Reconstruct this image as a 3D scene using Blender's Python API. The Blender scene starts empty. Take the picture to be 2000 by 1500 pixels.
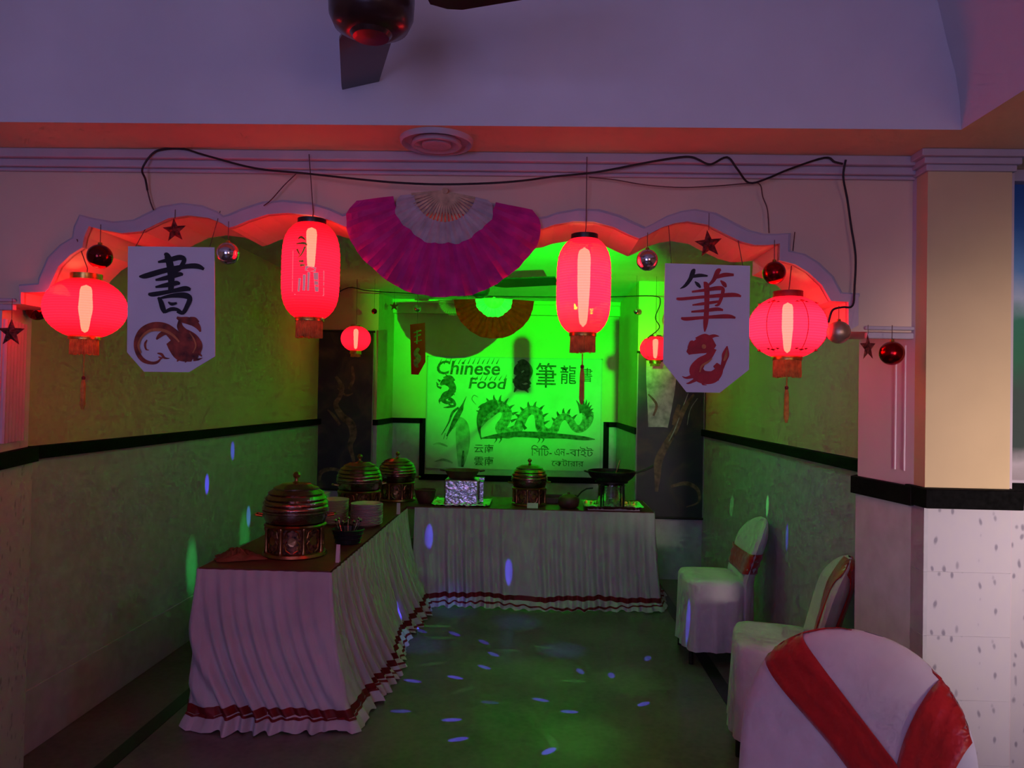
import bpy, math, random
from mathutils import Vector, Matrix
from mathutils.geometry import tessellate_polygon
random.seed(7)
R = math.radians
scene = bpy.context.scene
col = scene.collection

# ------------------------------------------------------------------ camera
F = 1500.0                       # focal length in pixels of the 2000x1500 frame
CAM = Vector((0, 0, 1.6))
VPX, VPY, ROLL = 1048.0, 777.0, 0.019
fwd_c = Vector(((VPX-1000)/F, (750-VPY)/F, -1)).normalized()      # world +Y in camera space
up_c = Vector((ROLL, 1, 0)); up_c = (up_c - up_c.dot(fwd_c)*fwd_c).normalized()
right_c = fwd_c.cross(up_c).normalized()
# rows: world axes expressed in camera space -> camera-to-world rotation
M3 = Matrix((right_c, fwd_c, up_c))
cam_d = bpy.data.cameras.new('camera'); cam = bpy.data.objects.new('camera', cam_d); col.objects.link(cam)
cam.matrix_world = Matrix.Translation(CAM) @ M3.to_4x4()
cam_d.sensor_width = 36; cam_d.lens = 36*F/2000; cam_d.clip_start = 0.02
scene.camera = cam

def ray(px, py):
    return M3 @ Vector(((px-1000)/F, (750-py)/F, -1))
def at(px, py, y):
    d = ray(px, py); return CAM + d*(y/d.y)
def atz(px, py, z):
    d = ray(px, py); return CAM + d*((z-CAM.z)/d.z)

# ------------------------------------------------------------------ world, lights, exposure
scene.view_settings.view_transform = 'Standard'
scene.view_settings.look = 'None'
scene.view_settings.exposure = 0
scene.view_settings.gamma = 1
scene.view_settings.use_curve_mapping = False
scene.cycles.max_bounces = 3; scene.cycles.diffuse_bounces = 2; scene.cycles.glossy_bounces = 2; scene.cycles.transmission_bounces = 2; scene.cycles.transparent_max_bounces = 6
scene.cycles.use_adaptive_sampling = True; scene.cycles.adaptive_threshold = 0.075; scene.cycles.adaptive_min_samples = 14
scene.cycles.caustics_reflective = False; scene.cycles.caustics_refractive = False
w = bpy.data.worlds.new('world'); scene.world = w; w.use_nodes = True
w.node_tree.nodes['Background'].inputs[0].default_value = (0.05, 0.04, 0.09, 1)
w.node_tree.nodes['Background'].inputs[1].default_value = 0.2

def light(name, kind, loc, energy, color, target=None, **kw):
    d = bpy.data.lights.new(name, kind); o = bpy.data.objects.new(name, d); col.objects.link(o)
    d.energy = energy; d.color = color; o.location = loc
    for k, v in kw.items(): setattr(d, k, v)
    if target is not None:
        o.rotation_euler = (Vector(target)-Vector(loc)).to_track_quat('-Z', 'Y').to_euler()
    return o
# coloured party light of the hall behind the camera
light('hall_violet_light', 'AREA', (-0.9, -2.2, 1.7), 27, (0.40, 0.38, 1.0), (-0.3, 2.4, 1.95), size=1.4)
light('hall_pink_light', 'AREA', (1.6, -2.3, 2.0), 12.0, (1.0, 0.58, 0.64), (0.6, 2.4, 1.9), size=1.2)
# pale lamp of the side room, reaching the column and the near chair
light('side_room_light', 'AREA', (1.05, -1.9, 1.35), 3.9, (1.0, 0.78, 0.74), (1.72, 2.4, 1.22), size=0.3, spread=R(27))
# green flood lamp: its housing is built with the decorations
GREEN = Vector((0.187, 3.05, 2.017))
light('green_flood_beam', 'SPOT', GREEN, 1750, (0.0, 1.0, 0.006), (-0.12, 8.6, 2.62), spot_size=R(42), spot_blend=0.8, shadow_soft_size=0.0022)

# ------------------------------------------------------------------ materials
MATS = {}
def mat(name, color, rough=0.6, metal=0.0, vary=0.06, scale=8.0, bump=0.0, bscale=60.0, spec=0.5, bdist=0.01, emit=None, estr=0.0, sheen=0.0, coat=0.0):
    if name in MATS: return MATS[name]
    m = bpy.data.materials.new(name); m.use_nodes = True
    nt = m.node_tree; b = nt.nodes['Principled BSDF']
    tc = nt.nodes.new('ShaderNodeTexCoord')
    n = nt.nodes.new('ShaderNodeTexNoise'); n.inputs['Scale'].default_value = scale; n.inputs['Detail'].default_value = 4
    nt.links.new(tc.outputs['Object'], n.inputs['Vector'])
    cr = nt.nodes.new('ShaderNodeValToRGB')
    lo = tuple(max(0, c*(1-vary*2)) for c in color); hi = tuple(min(1, c*(1+vary*2)) for c in color)
    cr.color_ramp.elements[0].color = (*lo, 1); cr.color_ramp.elements[1].color = (*hi, 1)
    cr.color_ramp.elements[0].position = 0.3; cr.color_ramp.elements[1].position = 0.7
    nt.links.new(n.outputs['Fac'], cr.inputs['Fac'])
    nt.links.new(cr.outputs['Color'], b.inputs['Base Color'])
    b.inputs['Roughness'].default_value = rough; b.inputs['Metallic'].default_value = metal
    b.inputs['Specular IOR Level'].default_value = spec
    b.inputs['Coat Weight'].default_value = coat; b.inputs['Sheen Weight'].default_value = sheen
    if bump:
        n2 = nt.nodes.new('ShaderNodeTexNoise'); n2.inputs['Scale'].default_value = bscale; n2.inputs['Detail'].default_value = 3
        nt.links.new(tc.outputs['Object'], n2.inputs['Vector'])
        bp = nt.nodes.new('ShaderNodeBump'); bp.inputs['Strength'].default_value = bump; bp.inputs['Distance'].default_value = bdist
        nt.links.new(n2.outputs['Fac'], bp.inputs['Height']); nt.links.new(bp.outputs['Normal'], b.inputs['Normal'])
    if emit:
        b.inputs['Emission Color'].default_value = (*emit, 1); b.inputs['Emission Strength'].default_value = estr
    MATS[name] = m
    return m

CREAM = mat('cream_wall_paint', (0.78, 0.60, 0.33), 0.7, vary=0.03, scale=3, bump=0.05, bscale=40)
WALLF = mat('pale_arch_wall_paint', (0.82, 0.62, 0.46), 0.7, vary=0.03, scale=3, bump=0.05, bscale=40)
PILW = mat('pale_pier_paint', (0.68, 0.58, 0.64), 0.65, vary=0.03, scale=3)
WHITE = mat('white_ceiling_paint', (0.80, 0.78, 0.80), 0.75, vary=0.03, scale=3, bump=0.04, bscale=30)
TRIM = mat('off_white_moulding_paint', (0.56, 0.50, 0.56), 0.6, vary=0.03)
GRANITE = mat('black_granite', (0.005, 0.005, 0.005), 0.7, vary=0.3, scale=60, spec=0.06)
DADO = mat('off_white_wall_tile', (0.55, 0.54, 0.58), 0.45, vary=0.05, scale=14)
FLOORB = mat('black_floor_border_stone', (0.008, 0.008, 0.008), 0.35, vary=0.2, scale=40)
BRASS = mat('aged_copper', (0.42, 0.20, 0.09), 0.30, 1.0, vary=0.15, scale=20, bump=0.1, bscale=80)
STEEL = mat('polished_steel', (0.62, 0.60, 0.60), 0.16, 1.0, vary=0.05, scale=20, bump=0.25, bscale=55)
COPPERLID = mat('hammered_copper_brown_metal', (0.36, 0.22, 0.18), 0.2, 1.0, vary=0.1, scale=20, bump=0.25, bscale=55)
FOIL = mat('crumpled_foil', (0.80, 0.78, 0.84), 0.22, 1.0, vary=0.04, scale=20, bump=0.9, bscale=26)
DARKIRON = mat('dark_iron', (0.03, 0.025, 0.025), 0.45, 0.7, vary=0.2, scale=30)
FANBROWN = mat('dark_brown_fan_enamel', (0.035, 0.013, 0.011), 0.3, vary=0.1, scale=8, coat=0.3)
FANDARK = mat('black_fan_enamel', (0.01, 0.01, 0.009), 0.4, vary=0.1)
WIRE = mat('black_cord_rubber', (0.012, 0.006, 0.008), 0.6, vary=0.2)
STRING = mat('brown_hanging_thread', (0.12, 0.05, 0.05), 0.8, vary=0.2)
PAPER = mat('white_banner_paper', (0.88, 0.88, 0.95), 0.75, vary=0.02, scale=6)
INK = mat('black_ink', (0.008, 0.008, 0.014), 0.6, vary=0.1)
REDINK = mat('red_ink', (0.55, 0.018, 0.03), 0.6, vary=0.15, scale=20)
BROWNINK = mat('brown_dragon_ink', (0.30, 0.045, 0.02), 0.6, vary=0.4, scale=28)
LIGHTINK = mat('light_orange_ink', (0.62, 0.20, 0.06), 0.6, vary=0.2, scale=25)
PINKPAPER = mat('pink_tag_paper', (0.85, 0.012, 0.012), 0.9, vary=0.06, spec=0.0)
CLOTH = mat('off_white_table_skirt_cloth', (0.62, 0.58, 0.62), 0.85, vary=0.05, scale=5, bump=0.1, bscale=200, sheen=0.2)
REDCLOTH = mat('dark_red_ribbon', (0.20, 0.006, 0.008), 0.6, vary=0.15, scale=20)
WINE = mat('wine_red_table_cloth', (0.15, 0.022, 0.022), 0.5, vary=0.12, scale=10, bump=0.1, bscale=40)
SASH = mat('red_satin_sash', (0.52, 0.012, 0.012), 0.42, vary=0.08, scale=14, bump=0.6, bscale=16, sheen=0.3, bdist=0.02)
CHAIRCLOTH = mat('white_chair_cover_satin', (0.74, 0.72, 0.74), 0.5, vary=0.04, scale=10, bump=0.6, bscale=9, sheen=0.2, bdist=0.02)
FRINGE = mat('gold_fringe_thread', (0.92, 0.48, 0.13), 0.6, vary=0.15, scale=60)
GOLD = mat('gold_paper', (0.65, 0.38, 0.08), 0.3, 1.0, vary=0.15, scale=40)
PINK = mat('pink_fan_silk', (0.86, 0.025, 0.36), 0.65, vary=0.10, scale=16, sheen=0.2)
FANWHITE = mat('white_fan_silk', (0.78, 0.68, 0.72), 0.65, vary=0.08, scale=20)
FANORANGE = mat('orange_brown_fan_silk', (0.90, 0.004, 0.002), 0.9, vary=0.12, scale=30, spec=0.0)
BAMBOO = mat('bamboo_slat', (0.62, 0.42, 0.24), 0.6, vary=0.2, scale=30)
BAUB_RED = mat('red_glass_bauble', (0.34, 0.006, 0.010), 0.22, 1.0, vary=0.05)
BAUB_DARK = mat('dark_red_glass_bauble', (0.16, 0.01, 0.012), 0.12, 0.9, vary=0.05)
BAUB_SILVER = mat('silver_glass_bauble', (0.70, 0.66, 0.66), 0.14, 1.0, vary=0.05)
BAUB_GOLD = mat('pale_gold_bauble', (0.55, 0.38, 0.26), 0.4, 0.8, vary=0.1)
STARM = mat('glitter_red_brown_star', (0.20, 0.022, 0.018), 0.5, 0.4, vary=0.4, scale=90, bump=0.6, bscale=120)
PORC = mat('white_porcelain', (0.72, 0.58, 0.58), 0.3, vary=0.04)
CLAY = mat('dark_clay', (0.12, 0.035, 0.03), 0.5, vary=0.2, scale=20)
BLACKPL = mat('black_plastic', (0.02, 0.02, 0.02), 0.45, vary=0.2)
FLEX = mat('pale_flex_banner', (0.62, 0.64, 0.64), 0.7, vary=0.05, scale=4)
FLEXINK = mat('dark_green_banner_print', (0.07, 0.09, 0.07), 0.7, vary=0.4, scale=25)
FLEXMID = mat('mid_grey_green_banner_print', (0.20, 0.25, 0.20), 0.7, vary=0.4, scale=25)
FLEXPALE = mat('pale_grey_green_banner_print', (0.32, 0.36, 0.33), 0.7, vary=0.2, scale=12)
GLOWW = mat('lit_bulb_glass', (1, 0.9, 0.7), 0.4, emit=(1.0, 0.66, 0.34), estr=4.5)
CARD = mat('white_card', (0.75, 0.72, 0.72), 0.7, vary=0.03)

def translucent(m, fac=0.45):
    nt = m.node_tree; b = nt.nodes['Principled BSDF']; out = [n for n in nt.nodes if n.type == 'OUTPUT_MATERIAL'][0]
    t = nt.nodes.new('ShaderNodeBsdfTranslucent'); mx = nt.nodes.new('ShaderNodeMixShader'); mx.inputs[0].default_value = fac
    src = b.inputs['Base Color'].links[0].from_socket; nt.links.new(src, t.inputs[0])
    nt.links.new(b.outputs[0], mx.inputs[1]); nt.links.new(t.outputs[0], mx.inputs[2]); nt.links.new(mx.outputs[0], out.inputs[0])
translucent(FANWHITE, 0.4); translucent(PINK, 0.3); translucent(PAPER, 0.1); translucent(FRINGE, 0.65)
def lantern_mat(name, color, strength, hh):
    m = bpy.data.materials.new(name); m.use_nodes = True; nt = m.node_tree; nt.nodes.clear()
    out = nt.nodes.new('ShaderNodeOutputMaterial')
    tc = nt.nodes.new('ShaderNodeTexCoord'); sep = nt.nodes.new('ShaderNodeSeparateXYZ')
    nt.links.new(tc.outputs['Object'], sep.inputs[0])
    mul = nt.nodes.new('ShaderNodeMath'); mul.operation = 'MULTIPLY'; mul.inputs[1].default_value = 2*math.pi/0.0085
    nt.links.new(sep.outputs['Z'], mul.inputs[0])
    sn = nt.nodes.new('ShaderNodeMath'); sn.operation = 'SINE'; nt.links.new(mul.outputs[0], sn.inputs[0])
    mr = nt.nodes.new('ShaderNodeMapRange'); mr.inputs[1].default_value = -1; mr.inputs[2].default_value = 1
    mr.inputs[3].default_value = strength*0.8; mr.inputs[4].default_value = strength*1.1
    nt.links.new(sn.outputs[0], mr.inputs[0])
    ab = nt.nodes.new('ShaderNodeMath'); ab.operation = 'ABSOLUTE'; nt.links.new(sep.outputs['Z'], ab.inputs[0])
    fo = nt.nodes.new('ShaderNodeMapRange'); fo.interpolation_type = 'SMOOTHSTEP'; fo.inputs[1].default_value = hh*0.25; fo.inputs[2].default_value = hh
    fo.inputs[3].default_value = 1.0; fo.inputs[4].default_value = 0.30; nt.links.new(ab.outputs[0], fo.inputs[0])
    pm = nt.nodes.new('ShaderNodeMath'); pm.operation = 'MULTIPLY'; nt.links.new(mr.outputs[0], pm.inputs[0]); nt.links.new(fo.outputs[0], pm.inputs[1])
    em = nt.nodes.new('ShaderNodeEmission'); em.inputs[0].default_value = (*color, 1); nt.links.new(pm.outputs[0], em.inputs[1])
    tr = nt.nodes.new('ShaderNodeBsdfTransparent'); tr.inputs[0].default_value = (1, 0.62, 0.62, 1)
    tl = nt.nodes.new('ShaderNodeBsdfTranslucent'); tl.inputs[0].default_value = (0.6, 0.01, 0.015, 1)
    df = nt.nodes.new('ShaderNodeBsdfDiffuse'); df.inputs[0].default_value = (0.5, 0.01, 0.02, 1)
    m1 = nt.nodes.new('ShaderNodeMixShader'); m1.inputs[0].default_value = 0.5
    nt.links.new(tl.outputs[0], m1.inputs[1]); nt.links.new(df.outputs[0], m1.inputs[2])
    m2 = nt.nodes.new('ShaderNodeMixShader'); m2.inputs[0].default_value = 0.2
    nt.links.new(m1.outputs[0], m2.inputs[1]); nt.links.new(tr.outputs[0], m2.inputs[2])
    ad = nt.nodes.new('ShaderNodeAddShader')
    nt.links.new(m2.outputs[0], ad.inputs[0]); nt.links.new(em.outputs[0], ad.inputs[1]); nt.links.new(ad.outputs[0], out.inputs[0])
    return m
LANT = lantern_mat('glowing_red_lantern_paper', (1.0, 0.004, 0.013), 4.6, 0.1)
LANTT = lantern_mat('glowing_red_tall_lantern_paper', (1.0, 0.0045, 0.015), 4.2, 0.155)
LANTS = lantern_mat('glowing_small_lantern_paper', (1.0, 0.010, 0.030), 1.5, 0.14)
LANTTP = lantern_mat('glowing_pink_tall_lantern_paper', (1.0, 0.010, 0.032), 3.8, 0.155)
LANTP = lantern_mat('glowing_pink_red_lantern_paper', (1.0, 0.010, 0.032), 3.9, 0.1)

def node_mat(name, build, rough=0.6):
    m = bpy.data.materials.new(name); m.use_nodes = True; nt = m.node_tree
    b = nt.nodes['Principled BSDF']; b.inputs['Roughness'].default_value = rough
    tc = nt.nodes.new('ShaderNodeTexCoord')
    build(nt, b, tc); return m
def ramp(nt, fac, stops, interp='LINEAR'):
    cr = nt.nodes.new('ShaderNodeValToRGB'); cr.color_ramp.interpolation = interp
    e = cr.color_ramp.elements
    e[0].position, e[0].color = stops[0][0], (*stops[0][1], 1)
    e[1].position, e[1].color = stops[-1][0], (*stops[-1][1], 1)
    for p, c in stops[1:-1]:
        q = e.new(p); q.color = (*c, 1)
    nt.links.new(fac, cr.inputs[0]); return cr.outputs[0]
def fleck(nt, b, tc):
    mp = nt.nodes.new('ShaderNodeMapping'); mp.inputs['Scale'].default_value = (1.25, 1.0, 0.62); mp.inputs['Rotation'].default_value = (0, R(24), 0); nt.links.new(tc.outputs['Object'], mp.inputs[0])
    n = nt.nodes.new('ShaderNodeTexNoise'); n.inputs['Scale'].default_value = 9; nt.links.new(tc.outputs['Object'], n.inputs['Vector'])
    mx = nt.nodes.new('ShaderNodeVectorMath'); mx.operation = 'MULTIPLY_ADD'
    nt.links.new(n.outputs['Color'], mx.inputs[0]); mx.inputs[1].default_value = (0.05, 0.05, 0.05); nt.links.new(mp.outputs[0], mx.inputs[2])
    v = nt.nodes.new('ShaderNodeTexVoronoi'); v.inputs['Scale'].default_value = 30
    nt.links.new(mx.outputs[0], v.inputs['Vector'])
    c = ramp(nt, v.outputs['Distance'], [(0.12, (0.30, 0.28, 0.34)), (0.26, (0.60, 0.57, 0.62)), (1.0, (0.62, 0.59, 0.61))])
    nt.links.new(c, b.inputs['Base Color'])
TILE = node_mat('flecked_white_wall_tile', fleck, 0.3)
def floorb(nt, b, tc):
    n = nt.nodes.new('ShaderNodeTexNoise'); n.inputs['Scale'].default_value = 2.2; n.inputs['Detail'].default_value = 8
    nt.links.new(tc.outputs['Object'], n.inputs['Vector'])
    v = nt.nodes.new('ShaderNodeTexVoronoi'); v.inputs['Scale'].default_value = 34; nt.links.new(tc.outputs['Object'], v.inputs['Vector'])
    mx = nt.nodes.new('ShaderNodeMath'); mx.operation = 'MULTIPLY_ADD'; mx.inputs[1].default_value = 0.25
    nt.links.new(v.outputs['Distance'], mx.inputs[0]); nt.links.new(n.outputs['Fac'], mx.inputs[2])
    c = ramp(nt, mx.outputs[0], [(0.35, (0.075, 0.065, 0.055)), (0.55, (0.125, 0.11, 0.092)), (0.8, (0.175, 0.155, 0.13))])
    nt.links.new(c, b.inputs['Base Color'])
FLOOR = node_mat('polished_mosaic_floor', floorb, 0.34)
def landscape(nt, b, tc):
    s = nt.nodes.new('ShaderNodeSeparateXYZ'); nt.links.new(tc.outputs['Object'], s.inputs[0])
    n = nt.nodes.new('ShaderNodeTexNoise'); n.inputs['Scale'].default_value = 9; n.inputs['Detail'].default_value = 6
    nt.links.new(tc.outputs['Object'], n.inputs['Vector'])
    mx = nt.nodes.new('ShaderNodeMath'); mx.operation = 'MULTIPLY_ADD'; mx.inputs[1].default_value = 0.12
    nt.links.new(n.outputs['Fac'], mx.inputs[0]); nt.links.new(s.outputs['Z'], mx.inputs[2])
    c = ramp(nt, mx.outputs[0], [(0.0, (0.20, 0.16, 0.16)), (0.12, (0.5, 0.46, 0.48)), (0.18, (0.05, 0.08, 0.07)), (0.36, (0.06, 0.10, 0.085)),
        (0.46, (0.04, 0.20, 0.10)), (0.58, (0.05, 0.26, 0.16)), (0.66, (0.5, 0.62, 0.75)), (0.75, (0.15, 0.36, 0.68)), (0.88, (0.04, 0.18, 0.50)), (1.05, (0.02, 0.12, 0.40))])
    nt.links.new(c, b.inputs['Base Color'])
LANDSC = node_mat('printed_mountain_landscape', landscape, 0.4)
def scroll(nt, b, tc):
    n = nt.nodes.new('ShaderNodeTexNoise'); n.inputs['Scale'].default_value = 3.2; n.inputs['Detail'].default_value = 5; n.inputs['Distortion'].default_value = 1.2
    nt.links.new(tc.outputs['Object'], n.inputs['Vector'])
    c = ramp(nt, n.outputs['Fac'], [(0.3, (0.010, 0.008, 0.016)), (0.5, (0.028, 0.020, 0.026)), (0.68, (0.09, 0.05, 0.04))])
    nt.links.new(c, b.inputs['Base Color'])
SCROLL = node_mat('dark_painted_scroll', scroll, 0.5)
def scroll2(nt, b, tc):
    s = nt.nodes.new('ShaderNodeSeparateXYZ'); nt.links.new(tc.outputs['Object'], s.inputs[0])
    n = nt.nodes.new('ShaderNodeTexNoise'); n.inputs['Scale'].default_value = 3.0; n.inputs['Detail'].default_value = 5; n.inputs['Distortion'].default_value = 1.0
    nt.links.new(tc.outputs['Object'], n.inputs['Vector'])
    c = ramp(nt, n.outputs['Fac'], [(0.3, (0.012, 0.010, 0.03)), (0.5, (0.025, 0.02, 0.035)), (0.68, (0.08, 0.05, 0.04))])
    nt.links.new(c, b.inputs['Base Color'])
SCROLLB = node_mat('dark_blue_painted_scroll', scroll2, 0.5)
PALEGOLDINK = mat('dim_gold_print', (0.16, 0.09, 0.055), 0.6, vary=0.4, scale=20)
PALECLOUD = mat('pale_mist_print', (0.45, 0.46, 0.44), 0.6, vary=0.25, scale=14)

# ------------------------------------------------------------------ mesh helpers
class MB:
    def __init__(s): s.v = []; s.f = []; STK.pop(id(s), None)
    def add(s, vs, fs):
        o = len(s.v); s.v += [tuple(v) for v in vs]; s.f += [tuple(i+o for i in f) for f in fs]; return s
    def box(s, c, d, rz=0, rx=0):
        hx, hy, hz = d[0]/2, d[1]/2, d[2]/2
        m = Matrix.Rotation(rz, 3, 'Z') @ Matrix.Rotation(rx, 3, 'X')
        vs = [Vector(c)+m @ Vector((x, y, z)) for x in (-hx, hx) for y in (-hy, hy) for z in (-hz, hz)]
        return s.add(vs, [(0, 1, 3, 2), (4, 6, 7, 5), (0, 4, 5, 1), (2, 3, 7, 6), (0, 2, 6, 4), (1, 5, 7, 3)])
    def lathe(s, prof, n=32, c=(0, 0, 0), a0=0, a1=2*math.pi, sx=1, sy=1):
        full = abs(a1-a0-2*math.pi) < 1e-6; k = n if full else n+1
        vs = []
        for r, z in prof:
            for i in range(k):
                a = a0+(a1-a0)*i/n; vs.append((c[0]+r*math.cos(a)*sx, c[1]+r*math.sin(a)*sy, c[2]+z))
        fs = []
        for j in range(len(prof)-1):
            for i in range(n):
                i2 = (i+1) % k
                fs.append((j*k+i, j*k+i2, (j+1)*k+i2, (j+1)*k+i))
        return s.add(vs, fs)
    def tube(s, pts, r, n=8, cap=True):
        pts = [Vector(p) for p in pts]; rs = r if isinstance(r, (list, tuple)) else [r]*len(pts)
        vs = []; prev = None
        for i, p in enumerate(pts):
            t = (pts[min(i+1, len(pts)-1)]-pts[max(i-1, 0)])
            t = t.normalized() if t.length > 1e-9 else Vector((0, 0, 1))
            if prev is None:
                a = Vector((0, 0, 1)) if abs(t.z) < 0.9 else Vector((1, 0, 0)); u = t.cross(a).normalized()
            else:
                u = prev-prev.dot(t)*t
                u = u.normalized() if u.length > 1e-6 else t.orthogonal().normalized()
            prev = u; w_ = t.cross(u)
            for k in range(n):
                a = 2*math.pi*k/n; vs.append(p+(u*math.cos(a)+w_*math.sin(a))*rs[i])
        fs = [(i*n+k, i*n+(k+1) % n, (i+1)*n+(k+1) % n, (i+1)*n+k) for i in range(len(pts)-1) for k in range(n)]
        if cap: fs += [tuple(range(n-1, -1, -1)), tuple((len(pts)-1)*n+k for k in range(n))]
        return s.add(vs, fs)
    def prism(s, poly, frame, d):
        """poly: 2D outline; frame(u, v, depth) -> 3D; extruded from depth 0 to d"""
        n = len(poly)
        vs = [frame(u, v, 0) for u, v in poly]+[frame(u, v, d) for u, v in poly]
        tr = tessellate_polygon([[Vector((u, v, 0)) for u, v in poly]])
        fs = [tuple(t) for t in tr]+[tuple(i+n for i in reversed(t)) for t in tr]
        fs += [(i, (i+1) % n, n+(i+1) % n, n+i) for i in range(n)]
        return s.add(vs, fs)
    def flat(s, poly3):
        """flat print: a filled outline of 3D points in one plane parallel to XZ"""
        tr = tessellate_polygon([[Vector((p[0], p[2], 0)) for p in poly3]])
        return s.add(poly3, [tuple(t) for t in tr])
    def build(s, name, m, parent=None, smooth=False, bevel=0.0):
        me = bpy.data.meshes.new(name); me.from_pydata([tuple(v) for v in s.v], [], s.f); me.update()
        import bmesh
        bm = bmesh.new(); bm.from_mesh(me); bmesh.ops.recalc_face_normals(bm, faces=bm.faces); bm.to_mesh(me); bm.free()
        me.materials.append(m)
        o = bpy.data.objects.new(name, me); col.objects.link(o)
        if smooth:
            for p in me.polygons: p.use_smooth = True
            md = o.modifiers.new('edge', 'EDGE_SPLIT'); md.split_angle = R(40)
        if bevel:
            md = o.modifiers.new('bevel', 'BEVEL'); md.width = bevel; md.segments = 2; md.limit_method = 'ANGLE'
        if parent is not None: o.parent = parent
        return o
def tag(o, label=None, cat=None, group=None, kind=None):
    if label: o['label'] = label
    if cat: o['category'] = cat
    if group: o['group'] = group
    if kind: o['kind'] = kind
    return o
def empty(name, loc=(0, 0, 0), rz=0, sc=1):
    o = bpy.data.objects.new(name, None); col.objects.link(o); o.location = loc; o.rotation_euler = (0, 0, rz); o.scale = (sc, sc, sc)
    o.empty_display_size = 0.05; return o
def struct(name, mb, m, label, cat='wall', parent=None, **kw):
    o = mb.build(name, m, parent, **kw)
    if parent is None: tag(o, label, cat, kind='structure')
    return o
def copy_tree(o, parent=None):
    c = o.copy(); col.objects.link(c); c.parent = parent
    for ch in list(o.children): copy_tree(ch, c)
    return c
def XZ(y0):  # frame in the XZ plane, depth along +Y
    return lambda u, v, d: (u, y0+d, v)
def XY(z0):
    return lambda u, v, d: (u, v, z0+d)
def smooth_path(pts, n=6):
    P = [Vector(p) for p in pts]; out = []
    for i in range(len(P)-1):
        p0, p1, p2, p3 = P[max(i-1, 0)], P[i], P[i+1], P[min(i+2, len(P)-1)]
        for k in range(n):
            t = k/n
            out.append(0.5*((2*p1)+(p2-p0)*t+(2*p0-5*p1+4*p2-p3)*t*t+(3*p1-p0-3*p2+p3)*t**3))
    out.append(P[-1]); return out
STK = {}
def stroke(mb, pts, tf, n=5, wid=1.0):
    """brush stroke: pts = (x, y, width) in photo pixels, tf turns a pixel into a 3D point of the sheet"""
    pts = [(p[0], p[1], p[2]*wid) for p in pts]
    sp = smooth_path([(p[0], p[1], p[2]) for p in pts], n) if len(pts) > 2 else [Vector(p) for p in pts]
    L, Rr = [], []
    for i, p in enumerate(sp):
        a, b = sp[max(i-1, 0)], sp[min(i+1, len(sp)-1)]
        t = Vector((b.x-a.x, b.y-a.y)); t = t.normalized() if t.length > 1e-9 else Vector((1, 0))
        nrm = Vector((-t.y, t.x)); hw = max(p.z, 0.05)/2
        L.append(tf(p.x+nrm.x*hw, p.y+nrm.y*hw)); Rr.append(tf(p.x-nrm.x*hw, p.y-nrm.y*hw))
    k = len(L); q = STK[id(mb)] = STK.get(id(mb), -1)+1
    lift = lambda p, i: (p[0], p[1]-0.00012*q-0.000025*i, p[2])      # later strokes lie a hair above earlier ones
    L = [lift(p, i) for i, p in enumerate(L)]; Rr = [lift(p, i) for i, p in enumerate(Rr)]
    mb.keep = True
    mb.add(L+Rr, [(i, i+1, k+i+1, k+i) for i in range(k-1)])
def text_mesh(body, name, m, parent, x0, x1, z0, z1, y, shear=0, bold=0.012):
    c = bpy.data.curves.new(name, 'FONT'); c.body = body; c.size = 1; c.resolution_u = 3; c.shear = shear; c.offset = bold
    o = bpy.data.objects.new(name, c); col.objects.link(o)
    dg = bpy.context.evaluated_depsgraph_get(); me = bpy.data.meshes.new_from_object(o.evaluated_get(dg))
    bpy.data.objects.remove(o); 
    if not me.vertices: return None
    xs = [v.co.x for v in me.vertices]; ys = [v.co.y for v in me.vertices]
    ax, bx, ay, by = min(xs), max(xs), min(ys), max(ys)
    for v in me.vertices:
        u = (v.co.x-ax)/(bx-ax); t = (v.co.y-ay)/(by-ay)
        v.co = (x0+(x1-x0)*u, y, z0+(z1-z0)*t)
    me.materials.clear(); me.materials.append(m); me.name = name
    t = bpy.data.objects.new(name, me); col.objects.link(t); t.parent = parent; return t

# ================================================================== SETTING
WF, WB = 2.52, 2.82            # front and back face of the arch wall
SOF = 2.394                    # height of the flat ceiling border over the arch
RAIL = 1.346                   # top of the black rail in the inner room
XL, XR, YB, HC = -2.21, 1.51, 8.60, 2.67
CLF, CRF = 7.75, 6.95          # front faces of the two corner pillars

fl = struct('floor', MB().box((0, 3.1, -0.05), (6.8, 12.4, 0.1)), FLOOR, 'dark polished mosaic floor with black stone border lines', 'floor')
MB().box((-1.80, 5.2, 0.001), (0.078, 5.6, 0.004)).build('border_strip', FLOORB, fl)
MB().box((1.07, 5.2, 0.001), (0.078, 5.6, 0.004)).build('border_strip', FLOORB, fl)
MB().box((-0.365, 8.04, 0.0012), (2.79, 0.078, 0.004)).build('border_strip', FLOORB, fl)

# inner room walls
wl = struct('wall_left', MB().box((XL-0.1, (WB+YB)/2, HC/2), (0.2, YB-WB, HC)), CREAM, 'cream left wall of the buffet room above a tiled dado')
MB().box((XL+0.006, (WB+CLF)/2, RAIL/2), (0.012, CLF-WB, RAIL)).build('dado', DADO, wl)
MB().box((XL+0.008, (WB+CLF)/2, 0.14), (0.016, CLF-WB, 0.28)).build('skirting', DADO, wl, bevel=0.003)
MB().box((XL+0.02, (WB+CLF)/2, RAIL-0.028), (0.04, CLF-WB, 0.056)).build('rail', GRANITE, wl, bevel=0.004)
wr = struct('wall_right', MB().box((XR+0.1, (WB+YB)/2, HC/2), (0.2, YB-WB, HC)), CREAM, 'cream right wall of the buffet room above a tiled dado')
MB().box((XR-0.006, (WB+CRF)/2, RAIL/2), (0.012, CRF-WB, RAIL)).build('dado', DADO, wr)
MB().box((XR-0.02, (WB+CRF)/2, RAIL-0.028), (0.04, CRF-WB, 0.056)).build('rail', GRANITE, wr, bevel=0.004)
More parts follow.
